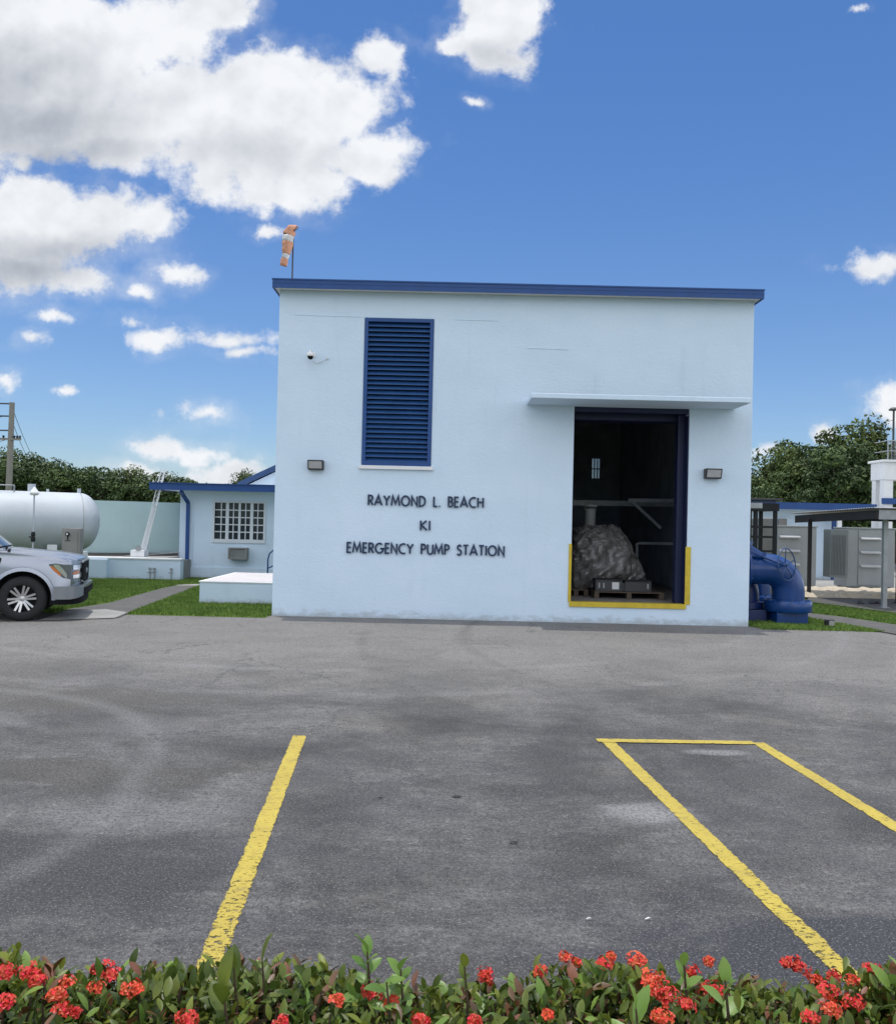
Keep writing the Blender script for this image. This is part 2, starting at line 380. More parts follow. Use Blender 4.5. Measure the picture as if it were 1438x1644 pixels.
def weather(m, amt, dark, scale=(2.2, 2.2, 0.18)):
    t = m.node_tree; b = t.nodes['Principled BSDF']; lk = b.inputs['Base Color'].links[0].from_socket
    g = t.nodes.new('ShaderNodeNewGeometry'); n = noise_n(t, vmath(t, 'MULTIPLY', g.outputs['Position'], scale), 1.6, 6, 0.65)
    n2_ = noise_n(t, g.outputs['Position'], 1.1, 4, 0.6)
    t.links.new(mixc(t, n.ramp(0.52, 0.74) * n2_.ramp(0.38, 0.62) * amt, lk, dark), b.inputs['Base Color'])


weather(M['stucco'], 0.28, (0.43, 0.55, 0.64)); splash(M['stucco']); weather(M['pipe_blue'], 0.6, (0.012, 0.03, 0.09), (1.5, 1.5, 1.0)); weather(M['tank_green'], 0.35, (0.33, 0.42, 0.42)); weather(M['tank_white'], 0.35, (0.26, 0.28, 0.29)); weather(M['white_paint'], 0.3, (0.45, 0.46, 0.46))
M['asphalt'] = asphalt(); M['line'] = line_paint(); M['lawn'] = grass_ground()


# ------------------------------------------------------------------ mesh helpers
class MB:
    def __init__(s): s.v = []; s.f = []

    def add(s, vs, fs):
        o = len(s.v); s.v.extend(Vector(v) for v in vs); s.f.extend([tuple(i + o for i in f) for f in fs]); return s

    def box(s, x0, x1, y0, y1, z0, z1):
        return s.add([(x0, y0, z0), (x1, y0, z0), (x1, y1, z0), (x0, y1, z0), (x0, y0, z1), (x1, y0, z1), (x1, y1, z1), (x0, y1, z1)],
                     [(0, 3, 2, 1), (4, 5, 6, 7), (0, 1, 5, 4), (1, 2, 6, 5), (2, 3, 7, 6), (3, 0, 4, 7)])

    def bar(s, a, b, w, h=None, up=(0, 0, 1)):
        """rectangular bar from a to b"""
        a, b = Vector(a), Vector(b); h = h or w; d = (b - a).normalized(); up = Vector(up)
        if abs(d.dot(up)) > 0.98: up = Vector((0, 1, 0))
        r = d.cross(up).normalized(); u = r.cross(d)
        vs = [p + r * sx * w / 2 + u * sz * h / 2 for p in (a, b) for sx, sz in ((-1, -1), (1, -1), (1, 1), (-1, 1))]
        return s.add(vs, [(0, 1, 2, 3), (7, 6, 5, 4), (0, 4, 5, 1), (1, 5, 6, 2), (2, 6, 7, 3), (3, 7, 4, 0)])

    def tube(s, pts, rad, n=10, cap=True):
        pts = [Vector(p) for p in pts]; k = len(pts)
        rads = rad if isinstance(rad, (list, tuple)) else [rad] * k
        o = len(s.v); prev = None
        for i, p in enumerate(pts):
            t = (pts[min(i + 1, k - 1)] - pts[max(i - 1, 0)]).normalized()
            if prev is None:
                ref = Vector((0, 0, 1)) if abs(t.z) < 0.9 else Vector((1, 0, 0)); r = t.cross(ref).normalized()
            else: r = (prev - t * prev.dot(t)).normalized()
            prev = r; u = t.cross(r)
            for j in range(n):
                a = 2 * PI * j / n; s.v.append(p + (r * math.cos(a) + u * math.sin(a)) * rads[i])
        for i in range(k - 1):
            for j in range(n):
                a, b_ = o + i * n + j, o + i * n + (j + 1) % n; s.f.append((a, b_, b_ + n, a + n))
        if cap: s.f.append(tuple(o + j for j in reversed(range(n)))); s.f.append(tuple(o + (k - 1) * n + j for j in range(n)))
        return s

    def cyl(s, a, b, r, n=20): return s.tube([a, b], r, n)

    def lathe(s, prof, n=32, mat=None):
        """profile (radius, height) about local z, then mat"""
        mat = mat or Matrix(); o = len(s.v); k = len(prof)
        for r, z in prof:
            for j in range(n):
                a = 2 * PI * j / n; s.v.append(mat @ Vector((r * math.cos(a), r * math.sin(a), z)))
        for i in range(k - 1):
            for j in range(n):
                a, b_ = o + i * n + j, o + i * n + (j + 1) % n; s.f.append((a, b_, b_ + n, a + n))
        return s

    def wall(s, x0, x1, z0, z1, y0, y1, holes=()):
        """slab facing -y with rectangular holes (x0,x1,z0,z1)"""
        xs = sorted({x0, x1, *[h[0] for h in holes], *[h[1] for h in holes]}); zs = sorted({z0, z1, *[h[2] for h in holes], *[h[3] for h in holes]})
        idx = {}

        def V_(x, y, z):
            k = (round(x, 5), round(y, 5), round(z, 5))
            if k not in idx: idx[k] = len(s.v); s.v.append(Vector((x, y, z)))
            return idx[k]

        def solid(i, j):
            if i < 0 or j < 0 or i >= len(xs) - 1 or j >= len(zs) - 1: return False
            cx, cz = (xs[i] + xs[i + 1]) / 2, (zs[j] + zs[j + 1]) / 2
            return not any(h[0] < cx < h[1] and h[2] < cz < h[3] for h in holes)
        for i in range(len(xs) - 1):
            for j in range(len(zs) - 1):
                if not solid(i, j): continue
                a, b_, c, d = xs[i], xs[i + 1], zs[j], zs[j + 1]
                s.f.append((V_(a, y0, c), V_(b_, y0, c), V_(b_, y0, d), V_(a, y0, d)))
                s.f.append((V_(a, y1, c), V_(a, y1, d), V_(b_, y1, d), V_(b_, y1, c)))
                if not solid(i - 1, j): s.f.append((V_(a, y0, c), V_(a, y0, d), V_(a, y1, d), V_(a, y1, c)))
                if not solid(i + 1, j): s.f.append((V_(b_, y0, c), V_(b_, y1, c), V_(b_, y1, d), V_(b_, y0, d)))
                if not solid(i, j - 1): s.f.append((V_(a, y0, c), V_(a, y1, c), V_(b_, y1, c), V_(b_, y0, c)))
                if not solid(i, j + 1): s.f.append((V_(a, y0, d), V_(b_, y0, d), V_(b_, y1, d), V_(a, y1, d)))
        return s

    def prism(s, poly, y0, y1):
        """(x,z) polygon pushed from y0 to y1"""
        n = len(poly)
        return s.add([(x, y0, z) for x, z in poly] + [(x, y1, z) for x, z in poly],
                     [tuple(range(n)), tuple(reversed(range(n, 2 * n)))] + [(i, i + n, (i + 1) % n + n, (i + 1) % n) for i in range(n)])

    def xform(s, m): s.v = [m @ v for v in s.v]; return s

    def build(s, name, mat, parent=None, world=False, smooth=False, bevel=0.0, auto=0):
        me = D.meshes.new(name); vs = s.v; loc = Vector((0, 0, 0))
        if parent is not None and world:
            o = parent
            while o is not None: loc += o.location; o = o.parent
            vs = [v - loc for v in vs]
        org = Vector((0, 0, 0))
        if parent is None and vs:
            mn = [min(v[i] for v in vs) for i in range(3)]; mx = [max(v[i] for v in vs) for i in range(3)]
            org = Vector(((mn[0] + mx[0]) / 2, (mn[1] + mx[1]) / 2, mn[2])); vs = [v - org for v in vs]
        me.from_pydata([tuple(v) for v in vs], [], s.f); me.materials.append(mat)
        bm = bmesh.new(); bm.from_mesh(me); bmesh.ops.recalc_face_normals(bm, faces=bm.faces); bm.to_mesh(me); bm.free()
        o = D.objects.new(name, me); COL.objects.link(o); o.location = org; o.parent = parent
        if smooth or auto:
            me.polygons.foreach_set('use_smooth', [True] * len(me.polygons))
            if auto:
                me.set_sharp_from_angle(angle=R(auto))
        if bevel:
            bv = o.modifiers.new('bevel', 'BEVEL'); bv.width = bevel; bv.segments = 2; bv.limit_method = 'ANGLE'; bv.angle_limit = R(35)
        return o


def tag(o, label=None, cat=None, group=None, kind=None):
    if label: o['label'] = label
    if cat: o['category'] = cat
    if group: o['group'] = group
    if kind: o['kind'] = kind
    return o


def thing(name, label, cat, loc=(0, 0, 0), rotz=0.0, group=None):
    o = D.objects.new(name, None); COL.objects.link(o); o.location = loc; o.rotation_euler = (0, 0, rotz); o.empty_display_size = 0.3
    return tag(o, label, cat, group)


def copy_tree(o, parent=None):
    c = o.copy(); COL.objects.link(c); c.parent = parent
    for ch in list(o.children): copy_tree(ch, c)
    return c


def np_mesh(name, mat, V_, F_, parent=None, smooth=False):
    """big meshes from numpy arrays; faces all same size"""
    me = D.meshes.new(name); k = F_.shape[1]
    me.vertices.add(len(V_)); me.vertices.foreach_set('co', V_.astype(np.float32).ravel())
    me.loops.add(F_.size); me.loops.foreach_set('vertex_index', F_.astype(np.int32).ravel())
    me.polygons.add(len(F_)); me.polygons.foreach_set('loop_start', np.arange(0, F_.size, k, dtype=np.int32))
    me.update(calc_edges=True); me.validate()
    if smooth: me.polygons.foreach_set('use_smooth', [True] * len(me.polygons))
    me.materials.append(mat); o = D.objects.new(name, me); COL.objects.link(o); o.parent = parent
    return o


def sheet(name, poly, z, mat, kind='structure'):
    mb = MB(); mb.add([(x, y, z) for x, y in poly], [tuple(range(len(poly)))])
    o = mb.build(name, mat); o['kind'] = kind
    if o.data.polygons[0].normal.z < 0: o.data.flip_normals()
    return o


# ------------------------------------------------------------------ ground, road, lawns, paths
Y0 = 17.6                                            # the facade's plane
XL = at(442, 750, Y0).x; XR = at(1206, 750, Y0).x
ground = sheet('ground', [(-400, -60), (400, -60), (400, 900), (-400, 900)], -0.03, M['lawn'])
# asphalt yard
yard = sheet('road', [(-60, 2.45), (60, 2.45), (60, 16.9), (9.5, 16.95), (6.9, 17.45), (XR, 17.75), (XR, 17.7), (XL, 17.7), (-3.7, 17.15), (-60, 17.35)], 0.0, M['asphalt'])
sheet('flower_bed', [(-60, 0.6), (60, 0.6), (60, 2.45), (-60, 2.45)], 0.004, pm('bed soil', (0.05, 0.035, 0.022), 0.95, var=0.25, scale=8, bump=0.8))


def px_poly(pts, z=0.0): return [tuple(gnd(x, y, z))[:2] for x, y in pts]


sheet('lawn', [(-60, 17.35), (-3.6, 17.15), (-3.6, 60), (-60, 60)], 0.004, M['lawn'])
sheet('path', px_poly([(60, 993), (190, 991), (316, 943), (330, 938), (283, 940), (262, 944), (175, 968), (110, 978)], 0.012), 0.012, M['concrete'])
sheet('path_edge', px_poly([(60, 996), (184, 992), (205, 983), (170, 978), (108, 981)], 0.016), 0.016, M['concrete_light'])
sheet('path_kerb', px_poly([(283, 940), (330, 940), (330, 937.5), (287, 937.5)], 0.016), 0.016, M['concrete_light'])
sheet('lawn_right', [(6.2, 17.5), (60, 16.9), (60, 60), (6.2, 60)], 0.004, M['lawn'])
sheet('path_right', px_poly([(1294, 992), (1340, 1001), (1438, 1018), (1600, 1045), (1600, 1025), (1438, 1003), (1350, 990), (1296, 984)], 0.02), 0.02, M['concrete'])
sheet('slab', px_poly([(1290, 965), (1400, 979), (1440, 984), (1700, 1010), (1700, 960), (1438, 958), (1302, 958)], 0.05), 0.05, M['concrete'])
sheet('yard_slab', [(9.4, 26.6), (40, 26.2), (40, 60), (9.4, 60)], 0.03, M['concrete_light'])


# painted stall lines: strips with an 'edge' value across
def stripe(name, label, path, w):
    n = len(path); vs = []; fs = []; ed = []
    for i, p in enumerate(path):
        t = (path[min(i + 1, n - 1)] - path[max(i - 1, 0)]).normalized(); r = Vector((t.y, -t.x, 0))
        for k, e in ((-1, 0), (-0.55, 1), (0.55, 1), (1, 0)): vs.append(p + r * (w / 2 * k * (1.06 if abs(k) == 1 else 1))); ed.append(e)
    for i in range(n - 1):
        for k in range(3): a = i * 4 + k; fs.append((a, a + 1, a + 5, a + 4))
    mb = MB(); mb.add(vs, fs); o = mb.build(name, M['line'])
    at_ = o.data.attributes.new('edge', 'FLOAT', 'POINT'); at_.data.foreach_set('value', ed)
    if o.data.polygons[0].normal.z < 0: o.data.flip_normals()
    tag(o, label, 'road marking', 'yellow stall lines on the asphalt')
    return o


def lerp_path(a, b, n=14, z=0.0045):
    a, b = Vector(a), Vector(b); return [Vector(((a + (b - a) * (i / n)).x, (a + (b - a) * (i / n)).y, z)) for i in range(n + 1)]


pA = gnd(481, 1182); pB = gnd(336, 1550); pB = pB + (pB - pA) * 0.28
stripe('painted_line', 'yellow stall line on its own, left of the middle of the car park', lerp_path(pA, pB), 0.118)
pC = gnd(972, 1188); pD = gnd(1342, 1548); pD = pD + (pD - pC) * 0.28
stripe('painted_line', 'long yellow stall line running from the corner of the marked bay to the hedge', lerp_path(pC, pD), 0.118)
pE = gnd(1216, 1193); pF_ = gnd(1438, 1329); pF_ = pF_ + (pF_ - pE) * 0.9
stripe('painted_line', 'yellow stall line cut off by the right edge of the photo', lerp_path(pE, pF_), 0.118)
stripe('painted_line', 'short yellow cross line closing the far end of the marked bay', lerp_path(gnd(958, 1190), gnd(1210, 1194), 8, 0.009), 0.118)

# ------------------------------------------------------------------ main building
ZT = at(830, 474, Y0).z                              # underside of the roof band
ZT = 6.69
DEPTH = 12.5
bld = thing('pump_station', 'tall pale blue flat-roofed building with royal blue roof edge and open loading door', 'building', ((XL + XR) / 2, Y0 + 6, 0))
# openings
dl, dr = at(919, 800, Y0).x, at(1104, 800, Y0).x
dtop, dbot = at(1010, 654, Y0).z, at(1010, 969, Y0).z
ll, lr = at(583, 630, Y0).x, at(694, 630, Y0).x
ltop, lbot = at(640, 511, Y0).z, at(637, 748, Y0).z
front = MB().wall(XL, XR, -0.1, ZT, Y0, Y0 + 0.28, [(dl, dr, dbot, dtop), (ll, lr, lbot, ltop)])
front.build('wall', M['stucco'], bld, world=True, bevel=0.012)
for xa_ in (XL, XR - 0.25): MB().box(xa_, xa_ + 0.25, Y0 + 0.28, Y0 + DEPTH, -0.1, ZT).build('side_wall', M['stucco'], bld, world=True)
wl, wr = at(948, 750, Y0 + DEPTH).x, at(962, 750, Y0 + DEPTH).x; wt, wb = at(955, 736, Y0 + DEPTH).z, at(955, 769, Y0 + DEPTH).z
bk = MB().wall(XL + 0.25, XR - 0.25, -0.1, ZT, Y0 + DEPTH - 0.25, Y0 + DEPTH, [(wl, wr, wb, wt)])
bk.build('rear_wall', M['interior'], bld, world=True)
wfr = MB(); yb = Y0 + DEPTH - 0.2
for i in range(4): x = wl + (wr - wl) * i / 3; wfr.box(x - 0.012, x + 0.012, yb, yb + 0.05, wb, wt)
for i in range(3): z = wb + (wt - wb) * (0, 0.48, 1)[i]; wfr.box(wl, wr, yb + 0.055, yb + 0.09, z - 0.018, z + 0.018)
wfr.build('rear_window_frame', M['dark_grey'], bld, world=True)
dg = pm('glass greyed to dim', (0.32, 0.30, 0.30), 0.6, var=0.2, scale=8); t_ = dg.node_tree; mx_ = t_.nodes.new('ShaderNodeMixShader'); tp_ = t_.nodes.new('ShaderNodeBsdfTransparent'); mx_.inputs[0].default_value = 0.55  # grey mixed into the pane to dim the bright sky behind
t_.links.new(tp_.outputs[0], mx_.inputs[1]); t_.links.new(t_.nodes['Principled BSDF'].outputs[0], mx_.inputs[2]); t_.links.new(mx_.outputs[0], t_.nodes['Material Output'].inputs[0])
MB().box(wl, wr, yb + .10, yb + .106, wb, wt).build('rear_window_glass', dg, bld, world=True)
# interior lining (dark) and raised floor
ins = MB(); x0, x1 = XL + 0.252, XR - 0.252
ins.add([(x0, Y0 + 0.283, dbot), (x0, Y0 + DEPTH - .26, dbot), (x0, Y0 + DEPTH - .26, ZT - .01), (x0, Y0 + 0.283, ZT - .01)], [(0, 1, 2, 3)])
ins.add([(x1, Y0 + 0.283, dbot), (x1, Y0 + DEPTH - .26, dbot), (x1, Y0 + DEPTH - .26, ZT - .01), (x1, Y0 + 0.283, ZT - .01)], [(0, 3, 2, 1)])
ins.add([(x0, Y0 + .283, ZT - .012), (x1, Y0 + .283, ZT - .012), (x1, Y0 + DEPTH - .26, ZT - .012), (x0, Y0 + DEPTH - .26, ZT - .012)], [(0, 1, 2, 3)])
ins.build('interior_lining', M['interior'], bld, world=True)
MB().box(x0 + 0.01, x1 - 0.01, Y0 + 0.285, Y0 + DEPTH - 0.27, -0.1, dbot - 0.004).build('floor', M['int_floor'], bld, world=True)
# roof slab and blue fascia
FL, FR = at(437.5, 455, Y0 - .25).x, at(1226, 478, Y0 - .25).x
ft = at(830, 459, Y0 - .25).z; fb = at(830, 472.5, Y0 - .25).z
rf = MB(); rf.box(FL + .004, FR - .004, Y0 - 0.246, Y0 + DEPTH + .3, ZT, ZT + 0.10)
roof = rf.build('roof', M['white_paint'], bld, world=True)
fa = MB()
zf0, zf1 = ZT - 0.03, ZT + 0.135
for (a, b_, c, d) in ((FL, FR, Y0 - .27, Y0 - .248), (FL, FL + .02, Y0 - .248, Y0 + DEPTH + .3), (FR - .02, FR, Y0 - .248, Y0 + DEPTH + .3)):
    fa.box(a, b_, c, d, zf0, zf1)
fa.box(FL - .012, FR + .012, Y0 - .282, Y0 - .20, zf1 + 0.001, zf1 + .028)
fa.box(FL - .012, FL + .07, Y0 - .20, Y0 + DEPTH + .3, zf1 + 0.001, zf1 + .028); fa.box(FR - .07, FR + .012, Y0 - .20, Y0 + DEPTH + .3, zf1 + 0.001, zf1 + .028)
fa.box(FL - .004, FR + .004, Y0 - .276, Y0 - .271, zf0 + .095, zf0 + .105)
fa.build('fascia', M['navy'], bld, world=True)
# canopy
cz0 = at(855, 640, Y0 - 1.0).z; cz0b = 4.56
cl, cr_ = at(853, 636, Y0 - 1.0).x, at(1206, 645, Y0 - 1.0).x
ct, cb = at(1030, 634.5, Y0 - 1.0).z, at(1030, 642.5, Y0 - 1.0).z
can = MB(); can.box(cl, cr_, Y0 - 1.0, Y0 - 0.002, cb, ct)
MB().box(cl + .05, cr_ - .05, Y0 - .96, Y0 - .004, ct + .001, ct + .006).build('canopy_bounce_cut', pm('dark bounce-cutting sheet', (0.16, 0.155, 0.14), 0.95, var=0.25, scale=2), bld, world=True)  # unseen dark sheet added to cut sunlight bouncing onto the wall
cano = can.build('canopy', M['stucco'], bld, world=True, bevel=0.01)
# louvre
lv = MB(); fw = 0.075
lv.wall(ll + 0.003, lr - 0.003, lbot + 0.003, ltop - 0.003, Y0 - 0.02, Y0 + 0.12, [(ll + fw, lr - fw, lbot + fw, ltop - fw)])
lvf = lv.build('louvre_frame', M['navy'], bld, world=True)
sl = MB(); ns = 29
for i in range(ns):
    z = lbot + fw + (ltop - lbot - 2 * fw) * (i + 0.5) / ns; hh = (ltop - lbot - 2 * fw) / ns
    sag = random.Random(i).uniform(-.004, .004)
    sl.add([(ll + fw, Y0 + .0, z - hh * .48), (lr - fw, Y0 + .0, z - hh * .48 + sag), (lr - fw, Y0 + .09, z + hh * .42), (ll + fw, Y0 + .09, z + hh * .42),
            (ll + fw, Y0 + .0, z - hh * .34), (lr - fw, Y0 + .0, z - hh * .34 + sag), (lr - fw, Y0 + .09, z + hh * .50), (ll + fw, Y0 + .09, z + hh * .50)],
           [(0, 3, 2, 1), (4, 5, 6, 7), (0, 1, 5, 4), (1, 2, 6, 5), (2, 3, 7, 6), (3, 0, 4, 7)])
sl.build('louvre_slats', M['slat'], lvf, world=True)
MB().box(ll + .004, lr - .004, Y0 + .13, Y0 + .15, lbot + .004, ltop - .004).build('louvre_backing', M['black'], lvf, world=True)
MB().box(ll - 0.05, lr + 0.05, Y0 - 0.06, Y0 - 0.001, lbot - 0.075, lbot - 0.002).build('louvre_sill', M['white_paint'], bld, world=True, bevel=0.006)
# shallow plaster seams
for (a, b_, mm) in (((474, 505), (581, 508.5), .014), ((730, 513), (800, 515), .008), ((846, 558.5), (912, 561), .012)):
    A, B = at(*a, Y0), at(*b_, Y0); s_ = MB(); s_.bar((A.x, Y0 - .001, A.z), (B.x, Y0 - .001, B.z), 0.016, mm)
    s_.build('plaster_seam', M['stucco'], bld, world=True)
# loading door: jambs, header box, yellow edge guards
for xa_, xb_, yb_ in ((dr - .15, dr + .01, .50), (dl + .0, dl + .035, .42)): MB().box(xa_, xb_, Y0 + .285, Y0 + yb_, dbot, dtop - .02).build('door_track', M['door_navy'], bld, world=True)
MB().box(dr - .022, dr - .003, Y0 + .01, Y0 + .284, dbot + .01, dtop - .14).build('door_jamb', M['door_navy'], bld, world=True)
MB().box(dl + .002, dr - .002, Y0 + .05, Y0 + .27, dtop - .10, dtop - .002).build('door_header', M['door_navy'], bld, world=True)
rl = MB(); rl.box(dl - .05, dr + .05, Y0 + .51, Y0 + .95, dtop - .22, dtop + .3)
rl.build('roller_door', M['door_navy'], bld, world=True, bevel=.05)
for nm, bx in (('yellow_guard', (at(912, 920, Y0).x, dl + .004, at(914, 873, Y0).z, at(914, 966, Y0).z)),
               ('yellow_guard', (dr - .03, at(1108, 920, Y0).x, at(1102, 878, Y0).z, at(1102, 971, Y0).z))):
    g_ = MB(); g_.box(bx[0], bx[1], Y0 - .016, Y0 - .001, bx[3], bx[2]); g_.build(nm, M['yellow_guard'], bld, world=True, bevel=.004)
MB().box(dl - .03, dr + .0, Y0 - .032, Y0 + .2, dbot - .09, dbot + .008).build('door_sill', M['yellow_guard'], bld, world=True, bevel=.006)


# ---- lettering: geometric capitals made of strokes
def arc(cx, cy, rx, ry, a0, a1, n=12): return [(cx + rx * math.cos(R(a0 + (a1 - a0) * i / n)), cy + ry * math.sin(R(a0 + (a1 - a0) * i / n))) for i in range(n + 1)]


GL = {
    'A': (.80, [[(0, 0), (.40, 1), (.80, 0)], [(.16, .30), (.64, .30)]]),
    'B': (.50, [[(.04, 0), (.04, 1), (.24, 1)] + arc(.24, .77, .21, .23, 90, -90)[1:] + [(.10, .54)], [(.26, .54)] + arc(.24, .27, .26, .27, 80, -90) + [(.10, 0)]]),
    'C': (.72, [arc(.50, .5, .48, .5, 62, 298, 20)]),
    'D': (.68, [[(.04, 0), (.04, 1), (.20, 1)] + arc(.20, .5, .46, .5, 90, -90, 16)[1:] + [(.04, 0.0)]]),
    'E': (.46, [[(.46, 1), (.04, 1), (.04, 0), (.46, 0)], [(.08, .53), (.43, .53)]]),
    'G': (.90, [arc(.46, .5, .44, .5, 52, 355, 22) + [(.90, .46), (.54, .46)]]),
    'H': (.62, [[(.04, 0), (.04, 1)], [(.62, 0), (.62, 1)], [(.08, .53), (.58, .53)]]),
    'I': (.08, [[(.04, 0), (.04, 1)]]),
    'K': (.58, [[(.04, 0), (.04, 1)], [(.54, 1), (.10, .53), (.60, 0)]]),
    'L': (.42, [[(.04, 1), (.04, 0), (.42, 0)]]),
    'M': (.92, [[(.0, 0), (.14, 1), (.46, .20), (.78, 1), (.92, 0)]]),
    'N': (.68, [[(.04, 0), (.04, 1), (.64, .0), (.64, 1)]]),
    'O': (.92, [arc(.46, .5, .44, .5, 90, 450, 28)]),
    'P': (.50, [[(.04, 0), (.04, 1), (.24, 1)] + arc(.24, .74, .25, .26, 90, -90)[1:] + [(.08, .48)]]),
    'R': (.54, [[(.04, 0), (.04, 1), (.24, 1)] + arc(.24, .74, .25, .26, 90, -90)[1:] + [(.08, .48)], [(.24, .46), (.54, 0)]]),
    'S': (.48, [arc(.25, .76, .20, .24, 25, 240, 12) + arc(.23, .25, .23, .27, 55, -150, 14)]),
    'T': (.56, [[(0, 1), (.56, 1)], [(.28, .96), (.28, 0)]]),
    'U': (.62, [[(.04, 1), (.04, .29)] + arc(.33, .29, .29, .29, 180, 360, 12)[1:] + [(.62, 1)]]),
    'Y': (.66, [[(0, 1), (.33, .50), (.66, 1)], [(.33, .47), (.33, 0)]]),
    '.': (.10, [[(.05, 0), (.05, .08)]]),
}


def stroke(mb, pts, w, y0, y1):
    n = len(pts); P = [Vector((p[0], p[1])) for p in pts]; L, Rr = [], []
    closed = n > 3 and (P[0] - P[-1]).length < 1e-4
    for i in range(n):
        a = P[i] - P[i - 1] if i > 0 else (P[-1] - P[-2] if closed else P[1] - P[0])
        b_ = P[i + 1] - P[i] if i < n - 1 else (P[1] - P[0] if closed else P[-1] - P[-2])
        a.normalize(); b_.normalize(); na = Vector((-a.y, a.x)); nb = Vector((-b_.y, b_.x)); m = (na + nb)
        if m.length < 1e-3: m = na.copy()
        m.normalize(); k = w / 2 / max(0.38, m.dot(na)); L.append(P[i] + m * k); Rr.append(P[i] - m * k)
    vs = []
    for p, q in zip(L, Rr): vs += [(p.x, y0, p.y), (q.x, y0, q.y), (q.x, y1, q.y), (p.x, y1, p.y)]
    fs = []
    for i in range(n - 1):
        for k in range(4): fs.append((i * 4 + k, i * 4 + (k + 1) % 4, i * 4 + 4 + (k + 1) % 4, i * 4 + 4 + k))
    fs += [(0, 1, 2, 3), ((n - 1) * 4 + 3, (n - 1) * 4 + 2, (n - 1) * 4 + 1, (n - 1) * 4)]
    mb.add(vs, fs)


def lettering(text, label, pxl, pxr, base_l, cap_px):
    A = at(pxl, base_l, Y0); B = at(pxr, base_l + (pxr - pxl) * math.tan(ROLL), Y0)
    H = cap_px * Y0 / FPX; sp = .21; space = .72
    tot = 0
    for i, c in enumerate(text): tot += space if c == ' ' else GL[c][0] + sp
    tot -= sp; W_ = B.x - A.x; kx = W_ / (tot * H)
    t = thing('sign_lettering', label, 'lettering', ((A.x + B.x) / 2, Y0 - .03, A.z), group='raised navy lettering on the pump station wall')
    x = A.x
    for c in text:
        if c == ' ': x += space * H * kx; continue
        w, st = GL[c]; mb = MB()
        for k, s in enumerate(st):
            stroke(mb, [(x + p[0] * H * kx, A.z + p[1] * H) for p in s], .034 if c != '.' else .045, Y0 - .035 - k * .0015, Y0 - .008)
        mb.build('letter', M['letter'], t, world=True)
        x += (w + sp) * H * kx
    return t


lettering('RAYMOND L. BEACH', 'top line of three of raised navy capitals, under the tall blue louvre', 591, 775, 810.5, 15.4)
lettering('KI', 'middle line of the raised navy wall lettering, just two capitals', 674.5, 690, 851, 15.2)
lettering('EMERGENCY PUMP STATION', 'longest and lowest line of the raised navy wall lettering', 557, 809, 886.5, 15.4)


# ---- wall lamps
def wall_lamp(px, py, w, h, label, tilt):
    c = at(px, py, Y0); s = Y0 / FPX; W_, H_ = w * s, h * s
    t = thing('wall_lamp', label, 'wall light', (c.x, Y0, c.z - H_ / 2), group='floodlights on the front wall')
    b = MB(); d0, d1 = -0.20, -0.13
    b.add([(-W_ / 2, -.001, 0), (W_ / 2, -.001, 0), (W_ / 2, -.001, H_), (-W_ / 2, -.001, H_),
           (-W_ / 2, d1, 0), (W_ / 2, d1, 0), (W_ / 2, d0, H_), (-W_ / 2, d0, H_)],
          [(0, 3, 2, 1), (0, 1, 5, 4), (1, 2, 6, 5), (2, 3, 7, 6), (3, 0, 4, 7), (4, 5, 6, 7)])
    b.build('housing', M['dark_grey'], t, bevel=.012)
    g = MB(); i = .028; yb_ = lambda z: d1 + (d0 - d1) * z / H_ - .006
    z0, z1 = i, H_ - i
    g.add([(-W_ / 2 + i, yb_(z0), z0), (W_ / 2 - i, yb_(z0), z0), (W_ / 2 - i, yb_(z1), z1), (-W_ / 2 + i, yb_(z1), z1),
           (-W_ / 2 + i, yb_(z0) + .02, z0), (W_ / 2 - i, yb_(z0) + .02, z0), (W_ / 2 - i, yb_(z1) + .02, z1), (-W_ / 2 + i, yb_(z1) + .02, z1)],
          [(0, 1, 2, 3), (7, 6, 5, 4), (0, 4, 5, 1), (1, 5, 6, 2), (2, 6, 7, 3), (3, 7, 4, 0)])
    g.build('lens', M['lens_grey'], t)
    return t


wall_lamp(508, 747, 25, 15.5, 'charcoal floodlight on the wall left of the blue louvre, below the dome camera', 0)
wall_lamp(1142, 761, 26, 16, 'charcoal floodlight on the wall right of the open loading door', 0)

# ---- dome camera
c = at(501, 573, Y0)
dc = thing('security_camera', 'small white dome camera with black underside high on the wall left of the louvre', 'security camera', (c.x, Y0, c.z - .05))
m_ = MB(); m_.lathe([(.0, .115), (.03, .112), (.065, .09), (.075, .05), (.075, .02), (.0, .02)], 20, Matrix.Translation((0, -.22, 0))); m_.build('hood', M['white_paint'], dc, smooth=True)
m_ = MB(); m_.lathe([(.0, -.045), (.035, -.035), (.055, -.005), (.06, .018), (0, .018)], 20, Matrix.Translation((0, -.22, 0))); m_.build('dome', M['black'], dc, smooth=True)
m_ = MB(); m_.tube([(0, -.22, .10), (0, -.22, .15), (0, -.14, .16), (.02, -.02, .10), (.02, 0, .10)], .018, 8); m_.box(-.03, .07, -.02, 0.0, .05, .15); m_.build('bracket', M['white_paint'], dc)
m_ = MB(); m_.tube([(.03, -.01, .05), (.05, -.03, -.05), (.11, -.03, -.085), (.2, -.02, -.04), (.32, -.01, .03)], .006, 6); m_.box(.30, .34, -.03, 0, .01, .06); m_.build('cable', M['frame_white'], dc)

